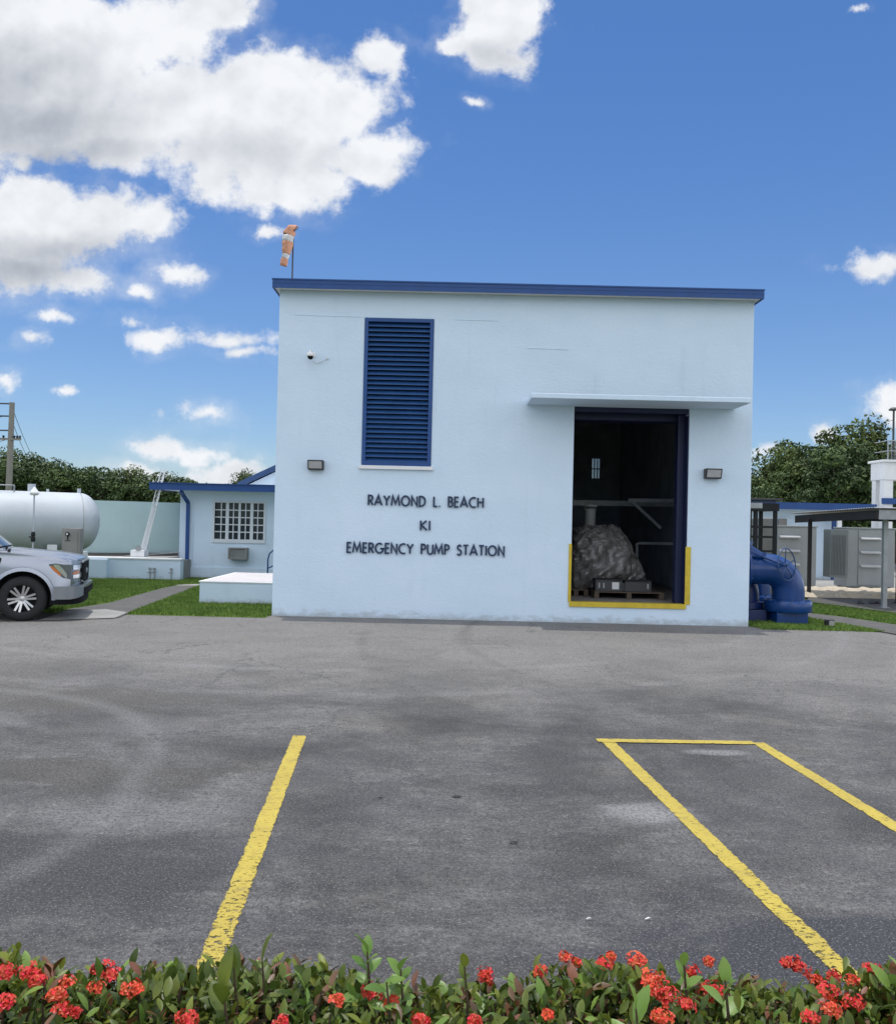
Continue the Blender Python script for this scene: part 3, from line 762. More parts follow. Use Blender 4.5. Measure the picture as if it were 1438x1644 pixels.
# ---- windsock on the roof
yw = Y0 + 1.2; pb = at(469, 447, yw); ptop = at(474, 366, yw); xs_ = pb.x; rz = ZT + .10
ws = thing('windsock', 'faded orange and white windsock hanging limp from its pole on the roof corner', 'windsock', (xs_, yw, rz))
zt_ = ptop.z - rz
m_ = MB(); m_.tube([(0, 0, 0), (0, 0, zt_)], .017, 8); m_.build('pole', M['dark_grey'], ws)
m_ = MB(); m_.lathe([(0, .0), (.10, 0), (.10, .22), (.07, .28), (.05, .46), (0, .46)], 12); m_.build('base', M['white_paint'], ws)
rr_ = MB(); rr_.tube([(math.cos(a) * .095 + .0, math.sin(a) * .095, zt_ - .02 + .03 * math.cos(a)) for a in np.linspace(0, 2 * PI, 17)], .008, 6); rr_.build('hoop', M['dark_grey'], ws)
# sock: bends over from the hoop, hangs down to the left
pth = [at(x, y, yw - .1) - Vector((xs_, yw, rz)) for x, y in ((474, 369), (468, 367), (463, 378), (461.5, 388), (460.5, 399), (459.5, 408), (457.5, 415), (455, 426))]
rd = [.095, .105, .115, .115, .105, .09, .08, .075]


def sock_seg(i0, i1, nm, mt):
    mb = MB(); pts = []; rads = []
    for i in range(i0, i1): 
        for k in range(4):
            f = k / 4; pts.append(pth[i].lerp(pth[i + 1], f)); rads.append(rd[i] + (rd[i + 1] - rd[i]) * f)
    pts.append(pth[i1]); rads.append(rd[i1])
    mb.tube(pts, rads, 14, cap=False)
    for j, v in enumerate(mb.v): 
        nz = noise.noise(v * 9 + Vector((3, 1, 7))); v += Vector((nz * .035, nz * .03, 0)); v.x = v.x
    o = mb.build(nm, mt, ws, smooth=True); sd_ = o.modifiers.new('thick', 'SOLIDIFY'); sd_.thickness = .004; return o


for (a, b_, mt) in ((0, 2, 'orange_cloth'), (2, 3, 'white_cloth'), (3, 5, 'orange_cloth'), (5, 6, 'white_cloth'), (6, 7, 'orange_cloth')):
    sock_seg(a, b_, 'cloth_band', M[mt])

# ------------------------------------------------------------------ inside the loading door
rnd = random.Random(5)


def wrapped(name, label, loc, pts, cat='machine'):
    """plastic sheet pulled tight over machinery: hull of its corners, subdivided and creased"""
    bm = bmesh.new()
    for p in pts: bm.verts.new(p)
    r = bmesh.ops.convex_hull(bm, input=bm.verts); bmesh.ops.delete(bm, geom=[g for g in r['geom_interior'] if isinstance(g, bmesh.types.BMVert)], context='VERTS')
    bmesh.ops.triangulate(bm, faces=bm.faces)
    for k in range(4): bmesh.ops.subdivide_edges(bm, edges=bm.edges, cuts=1, use_grid_fill=True, smooth=0.35 if k < 2 else 0.0)
    for v in bm.verts:
        n_ = noise.noise(v.co * 1.7 + Vector(loc)); q_ = Vector((v.co.x * 7 + v.co.z * 1.5, v.co.y * 7, v.co.z * 1.3)); m2 = 1 - abs(noise.noise(q_ + Vector((9, 2, 1)))) * 2; q2 = Vector((v.co.x * 3 - v.co.z * 4.5, v.co.y * 5, v.co.z * 2)); m3 = 1 - abs(noise.noise(q2)) * 2
        v.co += v.normal * (n_ * .10 + m2 * .065 + m3 * .06 - .09)
        v.co.z = max(v.co.z, 0.0)
    me = D.meshes.new(name); bm.to_mesh(me); bm.free(); me.materials.append(M['plastic_wrap'])
    o = D.objects.new(name, me); COL.objects.link(o); o.location = loc
    return tag(o, label, cat)


YE = 19.7
s_ = YE / FPX
e0 = at(960, 952, YE)
zf = dbot


def ep(px, py, y): p = at(px, py, YE); return (p.x - e0.x, y, p.z - zf - .16)


P1_ = []
for y in (-.35, .55):
    P1_ += [ep(x, z, y) for x, z in ((921, 948), (919, 905), (924, 868), (940, 851), (978, 850), (990, 856), (1010, 885), (1014, 905), (1000, 925), (1003, 949))]
wrapped('wrapped_engine', 'large engine wrapped in clouded plastic sheet on a pallet inside the loading door', (e0.x, YE, zf + .16), P1_)
P2_ = []
for y in (-.25, .45):
    P2_ += [ep(x, z, y) for x, z in ((1000, 950), (1002, 915), (1013, 897), (1023, 897), (1028, 915), (1034, 935), (1034, 950))]
wrapped('wrapped_gearbox', 'small plastic-wrapped machine leaning against the right of the large wrapped engine', (e0.x, YE + .1, zf + .16), P2_)


def pallet(xa, xb, label, y0=-.55, y1=.75):
    t = thing('pallet', label, 'pallet', ((xa + xb) / 2, YE, zf), group='timber pallets under the wrapped machines')
    w = (xb - xa) / 2; d = MB(); k = MB()
    for i in range(7): y = y0 + (y1 - y0) * i / 7; d.box(-w, w, y, y + (y1 - y0) / 7 - .03, .125, .15)
    for x in (-w, -.05, w - .1): k.box(x, x + .1, y0, y1 - .03, .003, .123)
    d.build('deck', M['wood'], t); k.build('runner', M['wood'], t)


pallet(at(900, 950, YE).x, at(938, 950, YE).x, 'timber pallet at the left of the loading door, mostly hidden under the wrapped engine')
pallet(at(942, 950, YE).x, at(1048, 950, YE).x, 'timber pallet under the long dark case in the loading door', y0=-1.0, y1=-.2 + .9)
# dark case with the paper label in front
ca = at(955, 950, 18.75); cb_ = at(1045, 950, 18.75)
cs = thing('equipment_case', 'long low black case with a white paper label, in front of the wrapped engine', 'case', ((ca.x + cb_.x) / 2, 18.9, zf + .152))
w = (cb_.x - ca.x) / 2; hc = .24
m_ = MB(); m_.box(-w, -.02, -.18, .18, 0, hc); m_.box(.03, w, -.18, .18, 0, hc - .02); m_.box(-.02, .03, -.16, .16, .01, hc - .05); m_.build('case_body', M['dark_grey'], cs, bevel=.012)
m_ = MB(); m_.box(-w - .01, -.01, -.19, .19, hc + .001, hc + .03); m_.box(.02, w + .01, -.19, .19, hc - .019, hc + .008); m_.build('lid', M['black_steel'], cs, bevel=.006)
for x in (-w + .06, -w + .16, w - .1): m_ = MB(); m_.box(x, x + .035, -.2, -.181, hc * .3, hc * .75); m_.build('latch', M['steel'], cs)
m_ = MB(); lx = at(988, 945, 18.7).x - cs.location.x; m_.box(lx - .075, lx + .075, -.1865, -.181, .05, .2); m_.build('paper_label', M['paper'], cs)
# steel frame and beam deeper inside
yB = 21.5
sf = thing('pipe_stand', 'grey steel stand with a diagonal brace standing inside the loading door on the right', 'stand', (at(1050, 950, yB).x, yB, zf))
for nm, a, b_, wd in (('beam', (1008, 803), (1088, 804), .085), ('brace', (1014, 805), (1060, 848), .07), ('post', (1085, 808), (1083, 962), .10), ('lower_beam', (1024, 872), (1082, 873), .06), ('post', (1022, 872), (1022, 963), .06)):
    A, B = at(*a, yB), at(*b_, yB); m_ = MB(); m_.bar(A, B, wd, wd); m_.build(nm, M['steel'], sf, world=True)
yB2 = 22.4
A, B = at(880, 807, yB2), at(1013, 807, yB2)
m_ = MB(); m_.bar(A - Vector((1, 0, 0)), B + Vector((3.4, 0, 0)), .12, .14)
m_.bar((A.x - .85, yB2, zf), (A.x - .85, yB2, B.z - .072), .1)
tag(m_.build('crane_rail', M['steel'], None), 'long horizontal grey steel beam on posts, behind and above the wrapped engine', 'beam')
# exhaust pipe with cap above the engine
e1 = at(950, 850, 20.6); m_ = MB(); m_.tube([(0, 0, 0), (0, 0, .55)], .13, 16); m_.lathe([(0, .72), (.05, .72), (.17, .64), (.17, .60), (0, .60)], 16)
for i in range(4): a = i * PI / 2; m_.bar((math.cos(a) * .12, math.sin(a) * .12, .5), (math.cos(a) * .14, math.sin(a) * .14, .62), .02)
m_.tube([(0, 0, 0), (0, 0, -1.1)], .10, 12)
m_.xform(Matrix.Translation((e1.x, 20.9, 1.85)))
tag(m_.build('exhaust_stack', M['steel'], None, auto=35), 'short grey exhaust stack with a cap rising behind the wrapped engine', 'exhaust')

# ------------------------------------------------------------------ platform beside the building
pl = thing('entry_platform', 'low white concrete platform with a pinkish top beside the left wall of the tall building', 'platform', (-4.65, 21.2, 0))
pX0 = at(320, 955, 19.7).x; pz = .485
MB().box(pX0, XL - .003, 19.7, 23.0, -.05, pz).build('platform_body', M['stucco'], pl, world=True, bevel=.01)
MB().box(pX0 - .02, XL - .004, 19.68, 23.02, pz + .001, pz + .035).build('platform_edge', M['white_paint'], pl, world=True, bevel=.008)
MB().box(pX0 + .1, XL - .006, 19.80, 22.9, pz + .0355, pz + .041).build('platform_top', M['pad_top'], pl, world=True)
hx = at(430, 900, 23.4).x
hr = thing('handrail', 'curved navy pipe handrail at the back of the white platform', 'handrail', (hx, 23.2, 0))
m_ = MB(); zt_ = at(436, 883, 23.4).z
m_.tube([(hx, 23.4, 0), (hx, 23.4, zt_ - .25), (hx + .04, 23.4, zt_ - .1), (hx + .14, 23.4, zt_ - .01), (hx + .35, 23.4, zt_ + .06), (XL - .1, 23.4, zt_ + .4)], .022, 8)
m_.build('top_rail', M['dark_navy'], hr, world=True, smooth=True)
m_ = MB(); m_.tube([(hx + .01, 23.4, zt_ - .5), (hx + .3, 23.4, zt_ - .35), (XL - .1, 23.4, zt_ - .05)], .018, 8); m_.build('mid_rail', M['dark_navy'], hr, world=True)

# ------------------------------------------------------------------ single-storey annex on the left
YA = 27.6
aL = at(288, 860, YA).x
an = thing('annex_building', 'single-storey pale blue building with a flat royal blue roof edge, grid window and downpipe', 'building', ((aL + XL) / 2, YA + 4, 0))
az = at(360, 789, YA).z + .1
wn_ = [at(344, 806, YA), at(424, 866, YA)]
wx0, wx1, wz1, wz0 = wn_[0].x, wn_[1].x, at(384, 806, YA).z, at(384, 867, YA).z
MB().wall(aL, XL + .3, -.05, az, YA, YA + .2, [(wx0, wx1, wz0, wz1)]).build('wall', M['stucco'], an, world=True)
MB().box(aL, aL + .2, YA + .2, YA + 9, -.05, az).build('side_wall', M['stucco'], an, world=True)
MB().box(aL - .015, XL, YA - .03, YA - .002, .0, at(360, 911, YA).z).build('plinth', M['stucco'], an, world=True, bevel=.008)
rx0 = at(240, 780, YA - .8).x
rzb, rzt = at(340, 788, YA - .8).z, at(340, 777.5, YA - .8).z
MB().box(rx0 + .02, XL - .01, YA - .78, YA + 9.5, rzb + .03, rzt - .01).build('roof', M['white_paint'], an, world=True)
m_ = MB(); m_.box(rx0, XL - .004, YA - .82, YA - .782, rzb, rzt); m_.box(rx0, rx0 + .018, YA - .782, YA + 9.5, rzb, rzt)
m_.box(rx0 - .02, XL - .004, YA - .86, YA - .75, rzt + .001, rzt + .025)
m_.build('fascia', M['navy'], an, world=True)
dp = [at(291, 789, YA - .7), at(293, 793, YA - .5), at(302, 807, YA - .08), at(301.5, 830, YA - .08), at(299.5, 924, YA - .08)]
m_ = MB()
for i in range(4): m_.bar(dp[i], dp[i + 1], .10, .085, up=(0, 1, 0))
m_.build('downpipe', M['navy'], an, world=True)
m_ = MB(); a_ = at(310, 842, YA - .02); m_.tube([(a_.x, YA - .02, .0), (a_.x, YA - .02, a_.z)], .012, 6); m_.build('conduit', M['stucco'], an, world=True)
# window: frame with mullions, four sashes of 2 x 5 panes
win = MB(); win.wall(wx0 - .04, wx1 + .04, wz0 - .1, wz1 + .03, YA - .035, YA - .002, [(wx0 + .03, wx1 - .03, wz0 + .02, wz1 - .03)])
wino = win.build('window', M['frame_white'], an, world=True, bevel=.004)
mu = MB(); ww = (wx1 - wx0 - .06)
for i in range(1, 8):
    x = wx0 + .03 + ww * i / 8; t_ = .035 if i % 2 == 0 else .014
    if i == 2 or i == 6: t_ = .05
    mu.box(x - t_, x + t_, YA + .02, YA + .055, wz0 + .02, wz1 - .03)
for j in range(1, 5):
    z = wz0 + .02 + (wz1 - wz0 - .05) * j / 5; mu.box(wx0 + .03, wx1 - .03, YA + .025, YA + .05, z - .017, z + .017)
mu.build('muntins', M['frame_white'], wino, world=True)
MB().box(wx0 + .004, wx1 - .004, YA + .08, YA + .10, wz0 + .004, wz1 - .004).build('glass', M['glass'], wino, world=True)
# air conditioner
acl, acr = at(367, 888, YA - .2).x, at(397, 888, YA - .2).x; az1, az0 = at(382, 879.5, YA - .2).z, at(382, 898, YA - .2).z
ac = thing('air_conditioner', 'small tan window air conditioner poking from the annex wall under the grid window', 'air conditioner', ((acl + acr) / 2, YA - .15, az0))
MB().wall(acl, acr, az0, az1, YA - .30, YA - .003, [(acl + .05, acr - .05, az0 + .04, az1 - .04)]).build('casing', M['cabinet_tan'], ac, world=True)
m_ = MB()
for i in range(8): z = az0 + .05 + (az1 - az0 - .1) * i / 8; m_.box(acl + .052, acr - .052, YA - .28, YA - .25, z, z + .018)
m_.build('grille', M['steel'], ac, world=True)
MB().box(acl + .06, acr - .06, YA - .24, YA - .1, az0 + .042, az1 - .042).build('core', M['black_steel'], ac, world=True)
# taller gabled building behind
YG = 33.0
g0, g1 = at(392, 775, YG), at(444, 751, YG); sl_ = (g1.z - g0.z) / (g1.x - g0.x); xr_ = 1.0
gb = thing('gabled_building', 'pale blue gable end with a dark blue sloping verge behind the annex roof', 'building', (g0.x + 4, YG + 3, 0))
xa_ = -3.2; apex = g0.z + (xa_ - g0.x) * sl_; xe = xa_ + (xa_ - g0.x)
MB().prism([(g0.x + .1, 0), (xe - .1, 0), (xe - .1, g0.z - .1), (xa_, apex - .1), (g0.x + .1, g0.z - .1)], YG, YG + 8).build('wall', M['stucco'], gb, world=True)
m_ = MB(); m_.prism([(g0.x - .2, g0.z - .2 * sl_ - .1), (xa_, apex - .095), (xe + .2, g0.z - .2 * sl_ - .1), (xe + .2, g0.z - .2 * sl_ + .1), (xa_, apex + .1), (g0.x - .2, g0.z - .2 * sl_ + .1)], YG - .25, YG + 8.2)
m_.build('roof', M['dark_navy'], gb, world=True)

# ------------------------------------------------------------------ low wall, green tank, leaning mast
lwl = at(60, 915, 26.3).x; lwr = at(287, 915, 26.3).x; lz = at(200, 897.5, 26.3).z
lw = thing('retaining_wall', 'low pale blue retaining wall with a white coping in front of the round tank', 'wall', ((lwl + lwr) / 2, 26.4, 0))
MB().box(lwl - 12, lwr + .05, 26.3, 26.6, -.1, lz).build('wall', M['stucco'], lw, world=True)
MB().box(at(100, 915, 26).x - 12, at(170, 915, 26.1).x, 26.1, 26.298, -.1, lz - .01).build('buttress', M['stucco'], lw, world=True, bevel=.01)
MB().box(lwl - 12, lwr + .06, 26.27, 26.699, lz + .001, lz + .04).build('coping', M['white_paint'], lw, world=True)
MB().box(lwl - 12, lwr - .02, 26.7, 40, -.1, lz - .03).build('terrace', M['concrete_light'], lw, world=True)
tkY = 36.0; tkX = at(175, 850, tkY).x; tkR = 7.8
tz = at(175, 803.5, tkY - tkR).z
tk = thing('round_tank', 'wide round pale green concrete tank standing on the low terrace', 'tank', (tkX, tkY, lz - .03))
MB().lathe([(tkR, 0), (tkR, tz - lz + .03), (tkR - .25, tz - lz + .03), (tkR - .25, 0)], 96).build('tank_wall', M['tank_green'], tk, auto=35)
MB().lathe([(tkR + .12, 0), (tkR + .12, .10), (tkR + .002, .10)], 96).build('footing', M['concrete'], tk, auto=35)
m_ = MB(); m_.lathe([(0, .0), (tkR - .252, .0)], 64, Matrix.Translation((0, 0, tz - lz - .3))); m_.build('water', M['glass'], tk)
# leaning lattice mast with its plinth
yM = 26.95
ma = thing('tilting_mast', 'white lattice mast leaning to the right from a white plinth beside the round tank', 'mast', (at(224, 893, yM).x, yM, lz))
b0, b1 = at(224, 890, yM), at(237, 840, yM); t0 = at(263, 753, yM)
m_ = MB(); m_.box(at(213, 890, yM).x, at(235, 890, yM).x, yM - .2, yM + .2, lz + .04, lz + .26); m_.build('plinth', M['white_paint'], ma, world=True, bevel=.01)
A1, A2 = at(225.5, 888, yM - .05), at(259, 753, yM - .05); B1, B2 = at(233, 888, yM - .05), at(266, 753, yM - .05)
m_ = MB(); m_.bar(A1, A2, .022); m_.bar(B1, B2, .022); C1, C2 = A1 + Vector((.05, .16, 0)), A2 + Vector((.05, .16, 0)); m_.bar(C1, C2, .022)
for k in range(15):
    f0, f1 = k / 15, (k + 1) / 15
    m_.bar(A1.lerp(A2, f0), B1.lerp(B2, f1), .010); m_.bar(B1.lerp(B2, f0) + Vector((0, .004, 0)), A1.lerp(A2, f0) + Vector((0, .004, 0)), .010); m_.bar(C1.lerp(C2, f0), B1.lerp(B2, f1), .010)
m_.build('lattice', M['white_paint'], ma, world=True)
m_ = MB(); q0, q1, q2 = at(234, 888, yM + .04), at(217, 888, yM + .04), at(246, 812, yM + .04)
m_.add([q1 + Vector((.12, 0, 0)), q0, at(249, 812, yM), at(244, 812, yM), q1 + Vector((.12, .1, 0)), q0 + Vector((0, .1, 0)), at(249, 812, yM) + Vector((0, .1, 0)), at(244, 812, yM) + Vector((0, .1, 0))],
       [(0, 1, 2, 3), (7, 6, 5, 4), (0, 4, 5, 1), (1, 5, 6, 2), (2, 6, 7, 3), (3, 7, 4, 0)])
m_.build('mast_foot', M['frame_white'], ma, world=True)
m_ = MB(); m_.cyl(at(222, 880, yM - .25), at(222, 880, yM - .1), .09, 14); m_.build('winch', M['galv'], ma, world=True)
# small pipes on the low wall
for i, (x, lab) in enumerate(((241, 'grey pipe stub with a tap, left one of a close pair on the low wall'), (248, 'grey pipe stub with a tap, right one of a close pair on the low wall'), (275, 'grey pipe stub with a tap standing alone on the low wall nearest the annex'))):
    p = at(x, 915, 26.2); m_ = MB(); m_.tube([(0, 0, 0), (0, 0, .36)], .018, 8); m_.tube([(-.08, 0, .26), (.03, 0, .26)], .02, 8); m_.tube([(0, -.03, .36), (0, .03, .36)], .045, 10)
    m_.xform(Matrix.Translation((p.x, 26.2, 0))); tag(m_.build('standpipe', M['galv']), lab, 'pipe', 'pipe stubs on the low wall')
m_ = MB(); m_.tube([at(200, 893, 27.2), at(288, 887, 27.2)], .02, 6); m_.tube([at(287, 887, 27.0), at(287, 918, 27.0), at(297, 929, 27.0)], .02, 6)
tag(m_.build('conduit_run', M['galv']), 'thin grey conduit running along the tank foot and down beside the annex', 'pipe')

# ------------------------------------------------------------------ propane tank (long white cylinder)
TR = .80
pa = at(-140, 836, 21.9); pb_ = at(159, 842.5, 24.3)
ax = Vector((pb_.x - pa.x, pb_.y - pa.y, 0)).normalized(); tc_ = 1.77
pt = thing('fuel_tank', 'long white horizontal cylindrical tank with a domed end, behind the silver pickup', 'tank', (pb_.x, pb_.y, .65), rotz=math.atan2(ax.y, ax.x))
zc = tc_ - .65
prof = []
Lt = 5.2
prof = [(0, -Lt)] + [(TR * math.sin(R(a)), -Lt + .35 * (1 - math.cos(R(a)))) for a in range(10, 91, 10)]
prof += [(TR * math.cos(R(a)), -.52 + .52 * math.sin(R(a))) for a in range(0, 90, 8)] + [(0.001, 0)]
mt_ = Matrix.Translation((0, 0, zc)) @ Matrix.Rotation(PI / 2, 4, 'Y')
MB().lathe(prof, 64, mt_).build('shell', M['tank_white'], pt, smooth=True)
for xx in (-.54, -2.6): m_ = MB(); m_.lathe([(TR + .001, xx - .012), (TR + .008, xx - .006), (TR + .008, xx + .006), (TR + .001, xx + .012)], 64, mt_); m_.build('weld_band', M['galv'], pt, smooth=True)
for xx in (-1.3, -4.2):
    m_ = MB(); m_.prism([(-.75, -.65 + .0), (.75, -.65), (.75, .5), (.6, .32), (.35, .2), (0, .15), (-.35, .2), (-.6, .32), (-.75, .5)], -.12, .12)
    m_.xform(Matrix.Translation((xx, 0, 0)) @ Matrix.Rotation(PI / 2, 4, 'Z')); m_.build('saddle', M['white_paint'], pt)
for (xx, r_, h_) in ((-.55, .05, .14), (-1.35, .035, .1), (-1.75, .10, .22), (-3.1, .11, .22)):
    m_ = MB(); m_.lathe([(0, h_), (r_, h_), (r_, 0), (0, 0)], 12, Matrix.Translation((xx, 0, zc + TR - .02))); m_.build('fitting', M['tank_white'], pt, auto=30)
m_ = MB(); m_.tube([(-5, -.25, zc + TR + .14), (-2.2, -.25, zc + TR + .14)], .02, 6); m_.tube([(-3.2, -.25, zc + TR - .1), (-3.2, -.25, zc + TR + .14)], .02, 6); m_.tube([(-2.2, -.25, zc + TR - .1), (-2.2, -.25, zc + TR + .14)], .02, 6); m_.build('vent_line', M['galv'], pt)
# white vent standpipe with pyramid cap
vp = at(53.5, 850, 21.9)
vt = thing('vent_pipe', 'thin white vertical vent pipe with a white pointed cap in front of the long tank', 'vent', (vp.x, 21.9, 0))
zt_ = at(53, 795, 21.9).z
m_ = MB(); m_.tube([(0, 0, 0), (0, 0, zt_)], .019, 10); m_.build('pipe', M['tank_white'], vt)
m_ = MB(); m_.lathe([(0, .22), (.03, .2), (.125, .07), (.125, .04), (.09, .0), (0, 0)], 6, Matrix.Translation((0, 0, zt_))); m_.build('cap', M['white_paint'], vt)
m_ = MB(); zz = at(53, 862, 21.9).z
m_.lathe([(0, .25), (.04, .25), (.055, .18), (.035, .12), (.06, .08), (.05, 0), (0, 0)], 10, Matrix.Translation((0, 0, zz - .12))); m_.tube([(-.09, -.03, zz), (.06, -.03, zz)], .018, 6); m_.build('valve', M['black_steel'], vt)
# tan cabinet
yc = 21.6; c0, c1 = at(99, 870, yc).x, at(128, 870, yc).x; czt, czb = at(115, 848, yc).z, .55
cbn = thing('control_cabinet', 'weathered tan steel cabinet with a round gauge in front of the long white tank', 'cabinet', ((c0 + c1) / 2, yc + .25, 0))
MB().box(c0, c1, yc, yc + .22, czb, czt).build('cabinet_body', M['cabinet_tan'], cbn, world=True, bevel=.01)
MB().box(c0 + .02, c1 - .05, yc - .014, yc - .001, czb + .03, czt - .04).build('door', M['cabinet_tan'], cbn, world=True, bevel=.004)
m_ = MB(); gx, gz = at(109.5, 857.5, yc).x, at(109.5, 857.5, yc).z
m_.tube([(gx, yc - .015, gz), (gx, yc - .06, gz)], .052, 18); m_.bar((gx, yc - .03, gz - .05), (gx, yc - .03, gz - .14), .02); m_.bar((gx - .07, yc - .025, gz - .16), (gx + .07, yc - .025, gz - .16), .012); go = m_.build('gauge', M['black_steel'], cbn, world=True)
m_ = MB(); m_.tube([(gx, yc - .061, gz), (gx, yc - .066, gz)], .026, 14); m_.build('dial', M['paper'], go, world=True)
for x in (c0 + .05, c1 - .09): m_ = MB(); m_.box(x, x + .04, yc + .04, yc + .2, 0, czb - .001); m_.build('leg', M['galv'], cbn, world=True)
m_ = MB(); pz_ = at(135, 890, 22.6); m_.box(pz_.x - .06, pz_.x + .06, 22.5, 22.7, 0, 1.0)
tag(m_.build('support_post', M['white_paint']), 'white concrete post under the domed end of the long tank', 'post')

# ------------------------------------------------------------------ utility pole
yP = 46.0; pp = at(13, 790, yP); ptz = at(14, 646, yP).z
up = thing('utility_pole', 'tall grey wooden utility pole with insulators and wires at the left edge', 'utility pole', (pp.x, yP, 0))
m_ = MB(); m_.tube([(0, 0, 0), (.08, 0, ptz)], [.19, .13], 12); m_.build('pole', M['wood_pole'], up)
for k, zpx in enumerate((648, 668, 691)):
    z = at(13, zpx, yP).z; m_ = MB(); m_.bar((-.9, 0, z), (.2, 0, z + .0), .06, .07); m_.build('insulator_arm', M['dark_grey'], up)
z = at(13, 705, yP).z
m_ = MB(); m_.bar((-.9, -.1, z), (.65, -.1, z), .09, .1); m_.build('crossarm', M['wood_pole'], up)
for x in (-.8, -.55, -.28, .3, .45, .6): m_ = MB(); m_.lathe([(0, .14), (.05, .13), (.07, .08), (.04, .05), (.06, 0), (0, -.16)], 8, Matrix.Translation((x, -.1, z + .06))); m_.build('insulator', M['black_steel'], up)
m_ = MB()
for (a, b_, sg) in (((.1, 0, at(14, 655, yP).z), at(60, 745, 80) - Vector((pp.x, yP, 0)), .3), ((.1, 0, at(14, 675, yP).z), at(52, 745, 80) - Vector((pp.x, yP, 0)), .3), ((-.1, 0, z), (-9, -6, 3.5), .5), ((-.3, 0, z), (-14, -2, z - 1), .5), ((-.2, 0, at(14, 668, yP).z), (-16, 0, at(14, 690, yP).z), .4)):
    a, b_ = Vector(a), Vector(b_); m_.tube([a.lerp(b_, t / 10) - Vector((0, 0, sg * 4 * (t / 10) * (1 - t / 10))) for t in range(11)], .016, 4)
m_.build('wires', M['dark_grey'], up)


# ------------------------------------------------------------------ trees
def crown(seed, n_clump, per, rx, ry, rz, zc_, leaf, mat_, name='crown'):
    rg = np.random.default_rng(seed); cs_ = []
    while len(cs_) < n_clump:
        p = rg.uniform(-1, 1, 3); q = np.linalg.norm(p)
        if q > 1 or q < .25: continue
        lob = 1 + .28 * math.sin(3 * math.atan2(p[1], p[0]) + seed) + .2 * math.sin(5 * p[2] + seed * 2)
        cs_.append([p[0] * rx * lob, p[1] * ry * lob, zc_ + p[2] * rz * (1 + .15 * math.sin(4 * p[0] + seed))])
    cs_ = np.array(cs_); rc = rg.uniform(.32, .85, n_clump) * min(rx, rz) * .42
    N = n_clump * per; idx = np.repeat(np.arange(n_clump), per)
    d = rg.normal(size=(N, 3)); d /= np.linalg.norm(d, axis=1)[:, None]
    rad = rg.uniform(0.25, 1.0, N) ** .45
    c_ = cs_[idx] + d * (rc[idx] * rad)[:, None] * np.array([1.15, 1.15, .8])
    nrm = d * .6 + rg.normal(size=(N, 3)) * .6 + np.array([0, 0, .5]); nrm /= np.linalg.norm(nrm, axis=1)[:, None]
    t = np.cross(nrm, rg.normal(size=(N, 3))); t /= np.linalg.norm(t, axis=1)[:, None]; b_ = np.cross(nrm, t)
    L = (leaf * rg.uniform(.6, 1.35, N))[:, None]
    V_ = np.stack([c_ - t * L, c_ - b_ * L * .5 + t * L * .1, c_ + t * L, c_ + b_ * L * .5 - t * L * .1], 1).reshape(-1, 3)
    F_ = np.arange(N * 4).reshape(-1, 4)
    return V_, F_, cs_


def make_tree(seed, h, rx, rz, mat_, n_clump=75, per=150, leaf=.10, label='', loc=(0, 0, 0)):
    t = thing('tree', label, 'tree', loc)
    V_, F_, cs_ = crown(seed, n_clump, per, rx, rx * .9, rz, h - rz, leaf, mat_)
    np_mesh('crown', mat_, V_, F_, t)
    m = MB(); rg = random.Random(seed); top = Vector((rg.uniform(-.3, .3), rg.uniform(-.3, .3), h - rz * .7))
    m.tube([(0, 0, -.1), (.06, .03, h * .2), (top * .6), top], [.22, .17, .13, .05], 9)
    for k in range(0, n_clump, 4):
        e = Vector(cs_[k]); s0 = Vector((0, 0, h * .2)).lerp(top, rg.uniform(.2, .9)); mid_ = s0.lerp(e, .5) + Vector((0, 0, -.2))
        m.tube([s0, mid_, e], [.07, .045, .015], 5, cap=False)
    m.build('trunk', M['bark'], t)
    return t


protos = [make_tree(11, 6.2, 3.0, 2.5, M['leaf_dark'], 95, 170, .115), make_tree(23, 7.0, 2.6, 2.9, M['leaf_mid'], 95, 170, .115), make_tree(37, 5.6, 3.4, 2.3, M['leaf_dark'], 110, 160, .115)]
used = [False] * 3


def put_tree(k, px, ytop, Y, label, group, rot=0.0, wide=1.0):
    h0 = (6.2, 7.0, 5.6)[k] * 1.02
    o = protos[k] if not used[k] else copy_tree(protos[k]); used[k] = True
    p = at(px, 800, Y); h = at(px, ytop, Y).z; s = h / h0
    o.location = (p.x, Y, 0); o.rotation_euler = (0, 0, rot); o.scale = (s * wide, s * wide, s)
    tag(o, label, 'tree', group); return o


GLt, GRt = 'trees beyond the round tank', 'trees behind the grey cabinets'
LT = [(0, -30, 732, 60, 'dark tree cut by the left edge, left of the utility pole', 0.3, 1.1), (1, 28, 722, 63, 'tree with a pointed tip just right of the utility pole', 1.1, 1.0),
      (2, 75, 734, 62, 'broad rounded tree behind the vent pipe cap', 2.0, 1.0), (0, 118, 740, 60, 'dark tree above the right end of the long white tank', 3.3, 1.0),
      (2, 160, 752, 64, 'lower tree above the left part of the round tank', 4.2, 1.05), (1, 205, 750, 66, 'low tree behind the middle of the round tank', 5.0, 1.15),
      (2, 250, 757, 65, 'low tree seen behind the leaning mast', .7, 1.1), (0, 300, 765, 64, 'tree mostly hidden by the left end of the annex roof', 1.9, 1.2),
      (1, 392, 757, 70, 'tree tip peeping over the annex roof beside the gable', 2.6, .9)]
for (k, px, yt, Y, lb, rt, wd) in LT: put_tree(k, px, yt, Y, lb, GLt, rt, wd)
